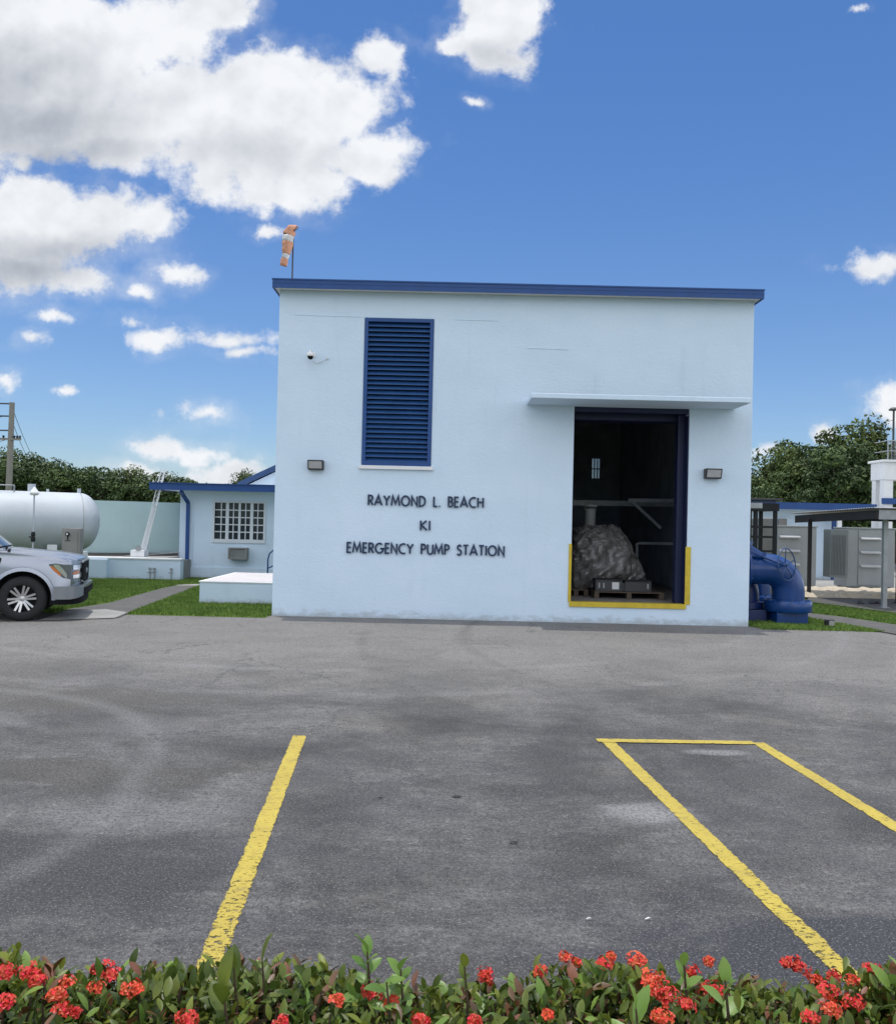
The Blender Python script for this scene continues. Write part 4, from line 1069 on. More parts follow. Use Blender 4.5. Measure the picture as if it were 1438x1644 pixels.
RT = [(2, 1212, 765, 52, 'small tree right at the corner of the tall building', .2, .8), (1, 1262, 715, 47, 'airy tree with sky showing through, nearest the tall building', 1.4, .85),
      (0, 1305, 700, 50, 'dark tree with thin twigs on top, left of the largest tree', 2.2, .95), (1, 1372, 676, 49, 'tallest tree, full and rounded, left of the white tower', 3.0, 1.0),
      (2, 1345, 712, 46, 'dark bushy tree in front of the tallest tree', 4.0, .9), (0, 1435, 700, 54, 'tree behind the white tower railing', 4.8, 1.0), (2, 1290, 748, 45, 'low spreading tree just above the far blue roof', 5.5, .8),
      (0, 1410, 735, 47, 'lower dark tree touching the left side of the white tower', .9, .8)]
for (k, px, yt, Y, lb, rt, wd) in RT: put_tree(k, px, yt, Y, lb, GRt, rt, wd)

# ------------------------------------------------------------------ right side: far building, cabinets, shelter, tower
YF = 35.0
fx0, fx1 = at(1180, 850, YF).x, at(1339, 850, YF).x
fbld = thing('far_building', 'low pale building with a royal blue roof edge behind the grey cabinets', 'building', ((fx0 + fx1) / 2, YF + 3, 0))
fz = at(1320, 818, YF).z
MB().box(fx0, fx1, YF, YF + 6, 0, fz).build('wall', M['stucco'], fbld, world=True)
rx1 = at(1407, 815, YF - .8).x
MB().box(fx0 - .5, rx1 - .02, YF - .78, YF + 6.5, fz + .01, fz + .2).build('roof', M['white_paint'], fbld, world=True)
m_ = MB(); m_.box(fx0 - .5, rx1, YF - .82, YF - .785, fz - .04, fz + .235); m_.box(rx1 - .018, rx1, YF - .785, YF + 6.5, fz - .04, fz + .235); m_.build('fascia', M['navy'], fbld, world=True)
a_, b_ = at(1335, 860, YF - .5).x, at(1340, 860, YF - .5).x; MB().box(a_, b_, YF - .6, YF - .45, 0, fz - .05).build('downpipe', M['navy'], fbld, world=True)
a_, b_ = at(1342, 860, YF - .6).x, at(1349, 860, YF - .6).x; MB().box(a_, b_, YF - .7, YF - .5, 0, fz - .05).build('column', M['white_paint'], fbld, world=True)
a_, b_ = at(1249, 838, YF - .05).x, at(1262, 838, YF - .05).x; MB().box(a_, b_, YF - .12, YF - .002, at(1255, 846, YF).z, at(1255, 833, YF).z).build('vent_box', M['cabinet_tan'], fbld, world=True, bevel=.01)


def cabinet(label, Y, fr, sd_, ytop, ybase, ribs, has_box, pale=False):
    """grey electrical enclosure: ribbed front panel (px range fr), side panel sd_, optional radiator box"""
    ax0, ax1 = at(fr[0], 900, Y).x, at(fr[1], 900, Y).x; zt = at((fr[0] + fr[1]) / 2, ytop, Y).z
    sx0, sx1 = at(sd_[0], 900, Y).x, at(sd_[1], 900, Y).x
    X0, X1 = min(ax0, sx0), max(ax1, sx1)
    t = thing('electrical_cabinet', label, 'cabinet', ((X0 + X1) / 2, Y + 1, 0), group='grey electrical cabinets in the yard')
    MB().box(X0, X1, Y, Y + 0.95, .06, zt).build('enclosure', M['cab_grey'], t, world=True, bevel=.015)
    MB().box(X0 - .03, X1 + .03, Y - .03, Y + 1.0, zt + .001, zt + .05).build('lid', M['cab_grey'], t, world=True, bevel=.01)
    MB().box(ax0, ax1, Y - .03, Y - .001, .12, zt - .05).build('front_panel', M['cab_grey'], t, world=True, bevel=.006)
    for rpy in ribs:
        z = at((fr[0] + fr[1]) / 2, rpy, Y).z
        m = MB(); m.prism([(0, -.045), (0, .045), (-.12, .01), (-.12, -.03)], ax0 + .05, ax1 - .05)
        m.v = [Vector((v.y, Y - .031 + v.x, z + v.z)) for v in m.v]; m.build('rib', M['cab_rib'], t, world=True)
    MB().box(X0 + .1, X1 - .1, Y + .1, Y + .85, 0, .058).build('plinth', M['cab_grey2'], t, world=True)
    if has_box:
        bx0, bx1 = at(has_box[0], 900, Y - .5).x, at(has_box[1], 900, Y - .5).x; bz0, bz1 = at(1345, has_box[3], Y - .5).z, at(1345, has_box[2], Y - .5).z
        bo = MB().box(bx0, bx1, Y - .55, Y - .002, bz0, bz1).build('radiator_box', M['cab_grey2'], t, world=True, bevel=.01)
        m = MB(); nn = 10
        for i in range(nn): x = bx0 + .06 + (bx1 - bx0 - .12) * i / nn; m.box(x, x + .02, Y - .575, Y - .551, bz0 + .08, bz1 - .2)
        m.build('fins', M['cab_grey2'], bo, world=True)
    return t


cabinet('grey electrical cabinet with three pale ribs, behind the blue handwheel', 29.5, (1247, 1284), (1284, 1310), 846, 945, (862, 884, 906), None)
cabinet('grey electrical cabinet with three pale ribs and a dark finned box, between the shelter posts', 30.0, (1377, 1413), (1358, 1436), 849.5, 941, (865, 887, 909), (1331, 1360, 850, 927))
# cream rubble bed
rb = MB(); b0_, b1_ = gnd(1301, 964), gnd(1418, 966); rgx = random.Random(3)
nx_, ny_ = 60, 16; X0, X1, Ya, Yb = b0_.x - .1, b1_.x + 2.5, 24.9, 28.3
vv = []; ff = []
for j in range(ny_ + 1):
    for i in range(nx_ + 1):
        x = X0 + (X1 - X0) * i / nx_; y = Ya + (Yb - Ya) * j / ny_; e = min(i, nx_ - i, j, ny_ - j)
        z = (.06 if e == 0 else .16 + noise.noise(Vector((x * 3, y * 3, 0))) * .06 + rgx.uniform(-.02, .02)); vv.append((x, y, z))
for j in range(ny_):
    for i in range(nx_): a = j * (nx_ + 1) + i; ff.append((a, a + 1, a + nx_ + 2, a + nx_ + 1))
rb.add(vv, ff); tag(rb.build('rubble_bed', M['limestone']), kind='stuff', label='cream limestone rubble spread behind the shelter', cat='rubble')
# shelter
S1, S2 = at(1418.5, 978, 22.1), at(1298, 962, 25.2)
sh = thing('shelter', 'open shelter with a dark timber fascia, corrugated roof and grey posts at the right edge', 'shelter', (12.5, 24, 0))
dS = Vector((S2.x - S1.x, S2.y - S1.y, 0)).normalized(); dR = Vector((dS.y, -dS.x, 0))
nc = at(1408, 828, 21.6); fc = at(1277, 832, 26.4)
zb, zt_ = 2.31, 2.56
nc = Vector((nc.x, nc.y, 0)); fc = Vector((fc.x, fc.y, 0)); dF = (fc - nc).normalized(); dFr = Vector((dF.y, -dF.x, 0)); Lf = (fc - nc).length
m_ = MB(); m_.bar(nc + Vector((0, 0, 2.435)), fc + Vector((0, 0, 2.33)), .05, .22); m_.build('fascia', M['roof_dark'], sh, world=True)
m_ = MB(); m_.bar(nc + dFr * .03 - dF * .0 + Vector((0, 0, 2.435)), nc + dFr * 6 + Vector((0, 0, 2.435)), .05, .24); m_.build('front_fascia', M['galv'], sh, world=True)
m_ = MB(); nn = 76; vs = []; fs = []
for i in range(nn + 1):
    q = nc + dF * ((Lf + .25) * i / nn - .1); z = 2.60 - .10 * i / nn + (.022 if i % 2 else 0)
    vs += [q - dFr * .12 + Vector((0, 0, z)), q + dFr * 6 + Vector((0, 0, z))]
for i in range(nn): a = i * 2; fs.append((a, a + 1, a + 3, a + 2))
m_.add(vs, fs); ro = m_.build('roof_sheet', M['roof_sheet'], sh, world=True); so = ro.modifiers.new('t', 'SOLIDIFY'); so.thickness = .006
m_ = MB()
for k in range(1, 5): q = nc + dF * Lf * k / 5 + Vector((0, 0, 2.46 - .02 * k)); m_.bar(q + dFr * .04, q + dFr * 6, .05, .14)
m_.build('rafters', M['roof_dark'], sh, world=True)
for (px, py, Y, mt, w_) in ((1418.5, 978, 22.1, 'galv', .11), (1298, 962, 25.3, 'roof_dark', .09), (1441, 974, 23.6, 'roof_dark', .1)):
    p = at(px, py, Y); m_ = MB(); m_.box(p.x - w_ / 2, p.x + w_ / 2, Y - w_ / 2, Y + w_ / 2, .05, 2.33); m_.box(p.x - w_, p.x + w_, Y - w_, Y + w_, 2.25, 2.32) if mt == 'roof_dark' else None
    m_.box(p.x - w_ * .9, p.x + w_ * .9, Y - w_ * .9, Y + w_ * .9, .052, .07)
    m_.build('post', M[mt], sh, world=True)
# white tower
YT = 38.0
tx0 = at(1415.5, 760, YT).x; tz1 = at(1430, 742, YT).z
tw = thing('white_tower', 'white concrete tower with a railed top deck and blue band at the right edge', 'tower', (tx0 + 2, YT + 1.5, 0))
for xa_, ya_ in ((.08, 0), (3.4, 0), (.08, .7), (3.4, .7)): MB().box(tx0 + xa_, tx0 + xa_ + .42, YT + ya_, YT + ya_ + .35, 0, tz1 - .78).build('column', M['white_paint'], tw, world=True)
m_ = MB(); m_.box(tx0 + .04, tx0 + 4, YT - .05, YT + 1.1, tz1 - .779, tz1); m_.box(tx0 - .06, tx0 + 4.1, YT - .17, YT + 1.2, tz1 + .001, tz1 + .1); m_.build('deck', M['white_paint'], tw, world=True, bevel=.01)
bz = at(1430, 805, YT).z; m_ = MB(); m_.box(tx0 + .0, tx0 + 4, YT - .08, YT - .001, bz - .12, bz + .14); m_.build('blue_beam', M['navy'], tw, world=True)
m_ = MB()
for i in range(24): x = tx0 + .22 + i * .16; m_.tube([(x, YT - .05, tz1 + .1), (x, YT - .05, tz1 + .95)], .012 if i % 6 else .03, 6)
for z in (.5, .95): m_.tube([(tx0 + .22, YT - .05, tz1 + z), (tx0 + 3.9, YT - .05, tz1 + z)], .022, 6); m_.tube([(tx0 + .22, YT - .05, tz1 + z), (tx0 + .22, YT + 1.1, tz1 + z)], .022, 6)
m_.build('railing', M['galv'], tw, world=True)
lp = at(1433.5, 715, YT + .4); lz_ = at(1433.5, 658, YT + .4).z
ll_ = thing('mast_lamp', 'slim dark lamp post on the top deck of the white tower', 'lamp post', (lp.x, YT + .4, tz1 + .1))
m_ = MB(); m_.tube([(0, 0, 0), (0, 0, lz_ - tz1 - .1)], .045, 8); m_.build('pole', M['dark_grey'], ll_)
m_ = MB(); m_.lathe([(0, .12), (.12, .1), (.22, .02), (.2, -.02), (0, -.03)], 12, Matrix.Translation((0, 0, lz_ - tz1 - .1))); m_.build('lamp_head', M['dark_grey'], ll_)
# black rack behind the blue pipes
yR = 24.0
rk = thing('steel_rack', 'black steel rack with rungs behind the blue pipework, beside the tall building', 'rack', (at(1225, 900, yR).x, yR + .5, 0))
rxa, rxb = at(1200, 870, yR).x, at(1247, 870, yR).x; rtz = at(1230, 800, yR).z
for x in (rxa, rxa + .17, rxb - .1): 
    for y in (yR, yR + 1.1): m_ = MB(); m_.box(x, x + .1, y, y + .08, 0, rtz - .35); m_.build('post', M['black_steel'], rk, world=True)
for zp in (846, 862, 885, 920): z = at(1225, zp, yR).z; m_ = MB(); m_.box(rxa + .102, rxb - .102, yR + .01, yR + .07, z - .03, z + .03); m_.build('rung', M['black_steel'], rk, world=True)
MB().box(rxa - .05, rxb + .03, yR - .05, yR + 1.2, rtz - .349, rtz - .14).build('top_tray', M['black_steel'], rk, world=True)
MB().box(rxa - .1, rxb + .1, yR - .12, yR + 1.3, rtz - .06, rtz).build('cover', M['dark_grey'], rk, world=True, bevel=.01)
m_ = MB(); m_.box(rxa, rxb - .06, yR - .02, yR + 1.1, rtz - .139, rtz - .061); m_.build('spacer', M['dark_navy'], rk, world=True)
m_ = MB(); m_.box(at(1219, 860, 26).x, at(1241, 860, 26).x, 26, 26.8, 0, at(1230, 832, 26).z)
tag(m_.build('stacked_crate', M['cabinet_tan'], bevel=.02), 'greyish tan crate seen between the rungs of the black rack', 'crate')
# small bollard in the grass
bp = gnd(1332, 1007); m_ = MB()
bo = thing('marker_post', 'stubby pale concrete marker post in the grass beside the right-hand path', 'marker', (bp.x, bp.y, 0))
MB().box(-.04, .07, -.06, .06, 0, .14).build('block', M['concrete_light'], bo, bevel=.008); MB().box(-.10, -.042, -.05, .05, 0, .13).build('side_plate', M['black_steel'], bo)
MB().box(-.1, .07, -.06, .06, .141, .155).build('cap', M['dark_grey'], bo)
# loose dark stones on the slab
sp_ = at(1398, 971, 23.2); m_ = MB()
for k in range(5): q = Vector((sp_.x + rnd.uniform(-.3, .3), 23.2 + rnd.uniform(-.2, .2), .05)); m_.lathe([(0, .1), (.06, .08), (.09, .03), (.08, 0), (0, 0)], 7, Matrix.Translation(q) @ Matrix.Rotation(k, 4, 'Z'))
tag(m_.build('loose_fittings', M['dark_grey'], auto=40), 'small heap of dark pipe fittings on the slab beside the shelter post', 'fittings')

# ------------------------------------------------------------------ blue pipework
YPp = 18.45
bx = at(1262, 950, YPp).x; rP = .33; cx = at(1290, 940, YPp).x - rP
zcl = at(1240, 889, YPp).z - rP; bend = .46
gp = thing('blue_pipe', 'large glossy blue pipe elbow turning down into a flanged pedestal beside the tall building', 'pipe', (cx, YPp, 0))
m_ = MB(); pts = [(XR - .05, YPp, zcl)] + [(cx - bend + bend * math.sin(R(a)), YPp, zcl - bend + bend * math.cos(R(a))) for a in range(0, 91, 9)] + [(cx, YPp, .38)]
m_.tube(pts, rP, 28); m_.build('elbow', M['pipe_blue'], gp, world=True, auto=40)
fl = MB(); fl.lathe([(0, .50), (rP + .01, .50), (rP + .14, .485), (rP + .15, .47), (rP + .15, .27), (rP + .14, .255), (0, .255)], 36, Matrix.Translation((cx, YPp, 0))); fl.build('flange', M['pipe_blue'], gp, world=True, auto=35)
MB().box(cx - .36, cx + .30, YPp - .33, YPp + .33, 0, .253).build('pedestal', M['pipe_blue'], gp, world=True, bevel=.015)
m_ = MB(); m_.lathe([(rP + .002, -.05), (rP + .11, -.05), (rP + .11, .0), (rP + .002, .0)], 32, Matrix.Translation((XR + .22, YPp, zcl)) @ Matrix.Rotation(PI / 2, 4, 'Y')); m_.build('collar', M['pipe_blue'], gp, world=True, auto=35)
m_ = MB()
for k in range(12): a = k * PI / 6; m_.tube([(XR + .15, YPp + math.cos(a) * (rP + .06), zcl + math.sin(a) * (rP + .06)), (XR + .26, YPp + math.cos(a) * (rP + .06), zcl + math.sin(a) * (rP + .06))], .018, 6)
for k in range(14): a = k * PI / 7; m_.tube([(cx + math.cos(a) * (rP + .08), YPp + math.sin(a) * (rP + .08), .24), (cx + math.cos(a) * (rP + .08), YPp + math.sin(a) * (rP + .08), .515)], .018, 6)
m_.build('bolts', M['dark_navy'], gp, world=True)
# second, smaller pipe by the elbow, its shade put into a darker blue
g2 = thing('blue_pipe', 'smaller blue pipe bend, coloured dark for shade, against the corner of the tall building', 'pipe', (XR + .36, YPp + .5, 0))
m_ = MB(); c2 = XR + .36; pts = [(XR - .04, YPp + .45, .86)] + [(c2 - .3 + .3 * math.sin(R(a)), YPp + .45, .56 + .3 * math.cos(R(a))) for a in range(0, 91, 10)] + [(c2, YPp + .45, .02)]
m_.tube(pts, .30, 24); m_.build('bend', M['pipe_shaded'], g2, world=True, auto=40)
m_ = MB(); m_.lathe([(0, .42), (.31, .42), (.40, .41), (.40, .28), (0, .27)], 24, Matrix.Translation((c2, YPp + .45, 0))); m_.build('flange', M['pipe_shaded'], g2, world=True, auto=35)
# valve and handwheel
vh = at(1253, 906, YPp - .35); vz = vh.z
va = thing('gate_valve', 'blue gate valve with a thin spoked handwheel on top of the blue pipes', 'valve', (vh.x, YPp - .2, zcl))
A = Vector((XR + .12, YPp - .1, zcl + .42)); ax_ = (Vector((vh.x, YPp - .45, vz)) - A).normalized()
m_ = MB(); B = A + ax_ * .12; C_ = Vector((vh.x, YPp - .45, vz))
m_.tube([A - ax_ * .1, A + ax_ * .05], .17, 18); m_.tube([A + ax_ * .051, A + ax_ * .09], .22, 18); m_.tube([A + ax_ * .095, A + ax_ * .13], .22, 18); m_.tube([A + ax_ * .13, A + ax_ * .40], [.14, .075], 16); m_.build('bonnet', M['pipe_blue'], va, world=True, auto=35)
m_ = MB(); m_.tube([A + ax_ * .38, C_ + ax_ * .05], .026, 10); m_.tube([C_ - ax_ * .04, C_ + ax_ * .03], .05, 12); m_.build('stem', M['pipe_blue'], va, world=True)
m_ = MB(); m_.tube([A + Vector((0, 0, -.25)), A + Vector((.0, 0, .02))], .2, 18); m_.box(A.x - .16, A.x + .42, YPp - .30, YPp + .1, zcl + rP - .06, zcl + rP + .03); m_.build('valve_body', M['pipe_blue'], va, world=True, auto=35)
wa = Vector((.62, -.78, .10)).normalized(); e1_ = wa.cross(Vector((0, 0, 1))).normalized(); e2_ = e1_.cross(wa); rw = .335; WC = C_ + wa * .02 + Vector((.07, 0, 0))
m_ = MB(); m_.tube([WC + (e1_ * math.cos(a) + e2_ * math.sin(a)) * rw for a in np.linspace(0, 2 * PI, 41)], .013, 8, cap=False)
for k in range(5): a = R(20 + 72 * k); m_.tube([WC - wa * .04, WC - wa * .02 + (e1_ * math.cos(a) + e2_ * math.sin(a)) * rw * .5, WC + (e1_ * math.cos(a) + e2_ * math.sin(a)) * rw], .011, 6)
m_.tube([WC - wa * .08, WC + wa * .02], .035, 10)
m_.build('handwheel', M['dark_navy'], va, world=True, smooth=True)
m_ = MB(); m_.box(XR + .004, XR + .70, YPp + .02, YPp + .9, 0, .262); m_.build('plinth', M['pipe_shaded'], g2, world=True, bevel=.01)
# rear copy of the elbow, set deeper to block light under the bend
g3 = copy_tree(gp); g3.location = Vector((cx - .22, YPp + 1.35, 0)); tag(g3, 'second large blue pipe elbow, placed behind the first one to block light', 'pipe'); 

# ------------------------------------------------------------------ silver pickup truck
hub = gnd(33, 998); tr_rot = R(17)
tr = thing('pickup_truck', 'silver pickup truck with black grille and twin-spoke alloy wheels, cut by the left edge', 'pickup truck', (hub.x, hub.y + .17, 0), rotz=tr_rot)
HW = 1.0                                              # half width; local y=-? near side sits at local y = 0 .. far side at 2


def arch(cx_, r, a0, a1, n=12, zc=.42): return [(cx_ + r * math.cos(R(a0 + (a1 - a0) * i / n)), zc + r * math.sin(R(a0 + (a1 - a0) * i / n))) for i in range(n + 1)]


prof = [(.60, .40)] + arch(0, .50, -2, 182, 16) + [(-.62, .38), (-3.06, .38)] + arch(-3.68, .50, 182, -2, 16)[::-1][::-1]
# lower edge order runs front to rear
prof = [(.90, .50), (.60, .44)] + arch(0, .50, 3, 177, 16) + [(-.62, .38), (-3.06, .38)] + arch(-3.68, .50, 3, 177, 16) + [(-4.3, .45), (-4.85, .50), (-4.90, .62), (-4.88, 1.36), (-3.0, 1.37), (-2.96, 1.33), (-.75, 1.31), (-.30, 1.285), (.0, 1.255), (.35, 1.225), (.65, 1.19), (.86, 1.165), (.93, 1.135), (.955, 1.08), (.955, .66)]


def body_pt(x, z, t):
    at_ = abs(t)
    xx = x; zz = z
    if x > 0.5: xx = x - .14 * at_ ** 4 * min(1, (x - .5) / .4)
    if z > 1.0: zz = z - .04 * at_ ** 7
    if z > 1.0 and -.35 < x < .9:
        zz += .028 * max(0, min(1, (.62 - at_) / .14)) * min(1, (.9 - x) / .2)
    y = t * HW
    if at_ > .99:
        y = t * (HW - max(0, (z - .75)) * .06 - max(0, .6 - z) * .08)
    return Vector((xx, y, zz))


ts = [-1, -.97, -.92, -.85, -.75, -.62, -.5, -.25, 0, .25, .5, .62, .75, .85, .92, .97, 1]
m_ = MB(); n_ = len(prof)
for t in ts: m_.v += [body_pt(x, z, t) for x, z in prof]
for i in range(len(ts) - 1):
    for j in range(n_): a, b_ = i * n_ + j, i * n_ + (j + 1) % n_; m_.f.append((a, b_, b_ + n_, a + n_))
m_.f.append(tuple(range(n_))); m_.f.append(tuple(reversed(range((len(ts) - 1) * n_, len(ts) * n_))))
body = m_.build('body', M['silver'], tr, auto=28)
m_ = MB(); m_.box(-4.6, .75, -.72, .72, .30, .95); m_.build('underbody', M['black'], tr)


# bonnet crease and shut line along the side
def ribbon(path, z0f, z1f, th, mat_, nm, par):
    """vertical strip following a plan path (x,y) with outward normals, z0f/z1f lists"""
    m = MB(); n = len(path); vs = []
    for i, (x, y) in enumerate(path):
        a = Vector(path[max(i - 1, 0)]); b2 = Vector(path[min(i + 1, n - 1)]); t = (b2 - a).normalized(); nn = Vector((t.y, -t.x))
        for (k, z) in ((0, z0f[i]), (0, z1f[i]), (1, z1f[i]), (1, z0f[i])):
            vs.append((x + nn.x * th * k, y + nn.y * th * k, z))
    for i in range(n - 1):
        for k in range(4): m.f.append((i * 4 + k, i * 4 + (k + 1) % 4, i * 4 + 4 + (k + 1) % 4, i * 4 + 4 + k))
    m.f += [(0, 1, 2, 3), ((n - 1) * 4 + 3, (n - 1) * 4 + 2, (n - 1) * 4 + 1, (n - 1) * 4)]
    m.v = [Vector(v) for v in vs]
    return m.build(nm, mat_, par, auto=30)


def fx(t, x=.95): return x - .14 * abs(t) ** 4


for s in (-1, 1):
    def PP(pts): return [(x, s * y) for x, y in pts] if s == -1 else [(x, y) for x, y in pts][::-1]
    side_y = .985
    pth_ = [(.44, side_y), (.55, side_y + .002), (.68, side_y + .002), (fx(.985) + .005, .985), (fx(.93), .93), (fx(.85), .85), (fx(.75), .75), (fx(.66), .66)]
    z0 = [1.03, .90, .80, .765, .765, .765, .765, .765]; z1 = [1.05, 1.065, 1.045, 1.045, 1.045, 1.045, 1.045, 1.045]
    P_ = PP(pth_); Z0, Z1 = (z0, z1) if s == -1 else (z0[::-1], z1[::-1])
    hl = ribbon(P_, Z0, Z1, .012, M['headlamp'], 'headlight', tr)
    p2 = [(.46, side_y + .012), (.52, side_y + .013), (.60, side_y + .013), (.65, side_y + .013)]
    q0, q1 = [1.0, .93, .86, .82], [1.02, 1.0, .93, .86]
    ribbon(PP(p2), *((q0, q1) if s == -1 else (q0[::-1], q1[::-1])), .006, M['amber'], 'side_marker', hl)
    p3 = [(fx(.95) + .010, .95 + .01), (fx(.85) + .012, .85), (fx(.75) + .012, .75), (fx(.68) + .012, .68)]
    ribbon(PP(p3), *(([.86, .86, .875, .885], [.90, .915, .91, .905])[:2] if s == -1 else ([.86, .86, .875, .885][::-1], [.90, .915, .91, .905][::-1])), .006, M['amber'], 'indicator', hl)
    ribbon(PP(p3), [.945] * 4, [1.03] * 4, .008, M['chrome'], 'lamp_unit', hl)
    ribbon(PP(p3), [.785] * 4, [.85] * 4, .008, M['chrome'], 'lamp_unit', hl)
    p5 = [(.52, side_y + .014), (.60, side_y + .015), (.69, side_y + .015), (.75, side_y + .012)]
    ribbon(PP(p5), *(([1.02, .93, .84, .78], [1.04, 1.04, .95, .86]) if s == -1 else ([1.02, .93, .84, .78][::-1], [1.04, 1.04, .95, .86][::-1])), .006, M['chrome'], 'running_light', hl)
    # bars between lamp and grille
    p4 = [(fx(.65), .65), (fx(.58), .58), (fx(.52), .52)]
    for (za, zb_, mt) in ((.96, 1.04, 'silver_dark'), (.885, .955, 'black'), (.79, .88, 'silver_dark')):
        ribbon(PP(p4), [za] * 3, [zb_] * 3, .014, M[mt], 'grille_bar', tr)
gt = [(fx(t), t) for t in (-.53, -.45, -.3, -.15, 0, .15, .3, .45, .53)]
ribbon(gt, [.75] + [.70] * 7 + [.75], [1.04] + [1.075] * 7 + [1.04], .035, M['black'], 'grille', tr)
gr_ = [(fx(t) + .012, t) for t in (-.56, -.45, -.3, 0, .3, .45, .56)]
ribbon(gr_, [.70] + [.665] * 5 + [.70], [.73] + [.69] * 5 + [.73], .035, M['silver'], 'grille_surround', tr)
ribbon(gr_, [1.055] + [1.076] * 5 + [1.055], [1.07] + [1.10] * 5 + [1.07], .03, M['silver_dark'], 'grille_surround', tr)
m_ = MB(); m_.lathe([(0, .02), (.10, .015), (.115, 0), (0, 0)], 20, Matrix.Translation((.98, 0, .885)) @ Matrix.Rotation(PI / 2, 4, 'Y') @ Matrix.Diagonal((.5, 1.1, 1, 1))); m_.build('badge', M['silver_dark'], tr)
# front bumper wrapping the corners
bp_ = [(.53, -.99), (.68, -1.0), (.80, -.985), (.87, -.93), (.94, -.84), (.985, -.72), (1.01, -.55), (1.02, -.3), (1.02, .3), (1.01, .55), (.985, .72), (.94, .84), (.87, .93), (.80, .985), (.68, 1.0), (.53, .99)]
zb0 = [.40, .40, .40, .41, .43, .46, .48, .49]; zb0 = zb0 + zb0[::-1]; zb1 = [.635, .64, .64, .64, .64, .64, .655, .66]; zb1 = zb1 + zb1[::-1]
ribbon(bp_, zb0, zb1, .035, M['silver_dark'], 'bumper', tr)
m_ = MB(); m_.add([(x, y, z) for (x, y), z in zip(bp_, zb1)] + [(x - .14, y * .9, z) for (x, y), z in zip(bp_, zb1)], [(i, i + 1, i + 17, i + 16) for i in range(15)]); m_.build('bumper_step', M['silver_dark'], tr)
bv_ = [(x - .06, y * .975) for x, y in bp_]
ribbon(bv_, [.30] * 16, [.46] * 16, .03, M['black'], 'air_dam', tr)
bi = bp_[5:11]
ribbon([(x + .025, y) for x, y in bi], [.47, .47, .48, .48, .47, .47], [.60] * 6, .02, M['black'], 'bumper_intake', tr)
# wheel-arch lips
for cx_ in (0, -3.68):
    for s in (-1, 1):
        m_ = MB(); vs = []; N_ = 20
        for i in range(N_ + 1):
            a = R(-4 + 188 * i / N_)
            for r_, yo in ((.50, .93), (.50, 1.02), (.565, 1.012), (.585, .975)): vs.append((cx_ + r_ * math.cos(a), s * yo, .42 + r_ * math.sin(a)))
        for i in range(N_):
            for k in range(3): b2 = i * 4 + k; m_.f.append((b2, b2 + 1, b2 + 5, b2 + 4))
        m_.v = [Vector(v) for v in vs]; m_.build('arch_lip', M['silver'], tr, auto=35)
# cab
cabp = [(-.55, 1.29), (-.62, 1.33), (-1.32, 1.90), (-1.55, 1.945), (-2.75, 1.93), (-2.92, 1.85), (-3.0, 1.33), (-3.0, 1.29)]


def cabv(x, z, t): k = max(0, z - 1.3); return Vector((x + .20 - .10 * abs(t) ** 3 * (1 if x > -1.5 else 0), t * (.93 - k * .28), z - .03 * abs(t) ** 4))


tsc = [-1, -.9, -.7, -.4, 0, .4, .7, .9, 1]; m_ = MB(); n_ = len(cabp)
for t in tsc: m_.v += [cabv(x, z, t) for x, z in cabp]
for i in range(len(tsc) - 1):
    for j in range(n_): a, b_ = i * n_ + j, i * n_ + (j + 1) % n_; m_.f.append((a, b_, b_ + n_, a + n_))
m_.f.append(tuple(range(n_))); m_.f.append(tuple(reversed(range((len(tsc) - 1) * n_, len(tsc) * n_))))
m_.build('cab', M['silver'], tr, auto=30)
m_ = MB(); wsx = []
for t in (-.93, -.7, -.4, 0, .4, .7, .93):
    for (x, z) in ((-.625, 1.345), (-1.28, 1.875)): p = cabv(x, z, t); wsx.append(p + Vector((.012, 0, .014)))
m_.add(wsx, [(i * 2, i * 2 + 1, i * 2 + 3, i * 2 + 2) for i in range(6)]); m_.build('windscreen', M['car_glass'], tr, smooth=True)
for s in (-1, 1):
    for nm, xs4 in (('side_window', ((-.86, 1.36), (-1.38, 1.80), (-1.85, 1.84), (-1.85, 1.36))), ('side_window', ((-1.93, 1.36), (-1.93, 1.84), (-2.62, 1.83), (-2.85, 1.36)))):
        m_ = MB(); m_.add([cabv(x, z, s) + Vector((0, s * .008, 0)) for x, z in xs4], [(0, 1, 2, 3)]); m_.build(nm, M['car_glass'], tr)
    m_ = MB(); m_.box(-1.22, -1.04, s * 1.0 if s > 0 else -1.22, 1.22 if s > 0 else -1.0, 1.36, 1.58); m_.build('mirror', M['silver_dark'], tr, bevel=.03)
    for x in (-1.75, -2.75): m_ = MB(); m_.box(x - .2, x, s * .985 - .018, s * .985 + .018, 1.12, 1.15); m_.build('door_handle', M['silver_dark'], tr, bevel=.006)
    m_ = MB(); m_.prism([(-.44, 1.00), (-.56, 1.14), (-.52, 1.16), (-.36, 1.16), (-.36, 1.12), (-.40, .98)], s * .99 - .008, s * .99 + .008); m_.build('fender_vent', M['black'], tr)
    for x in (-.64, -1.88): m_ = MB(); m_.box(x - .004, x + .004, s * .984 - .01, s * .984 + .006, .45, 1.29); m_.build('door_seam', M['black'], tr)
m_ = MB(); m_.bar((-.36, -.55, 1.325), (-.44, .05, 1.335), .03, .02); m_.bar((-.26, -.86, 1.275), (-.34, -.3, 1.30), .05, .03); m_.build('wiper', M['black'], tr)
m_ = MB(); m_.box(-4.8, -3.1, -.8, .8, 1.372, 1.376); m_.build('bed_cover', M['black'], tr)
for s in (-1, 1): m_ = MB(); m_.box(-4.93, -4.89, s * .97 - .09, s * .97 + .01, .85, 1.25); m_.build('tail_light', M['amber'], tr)


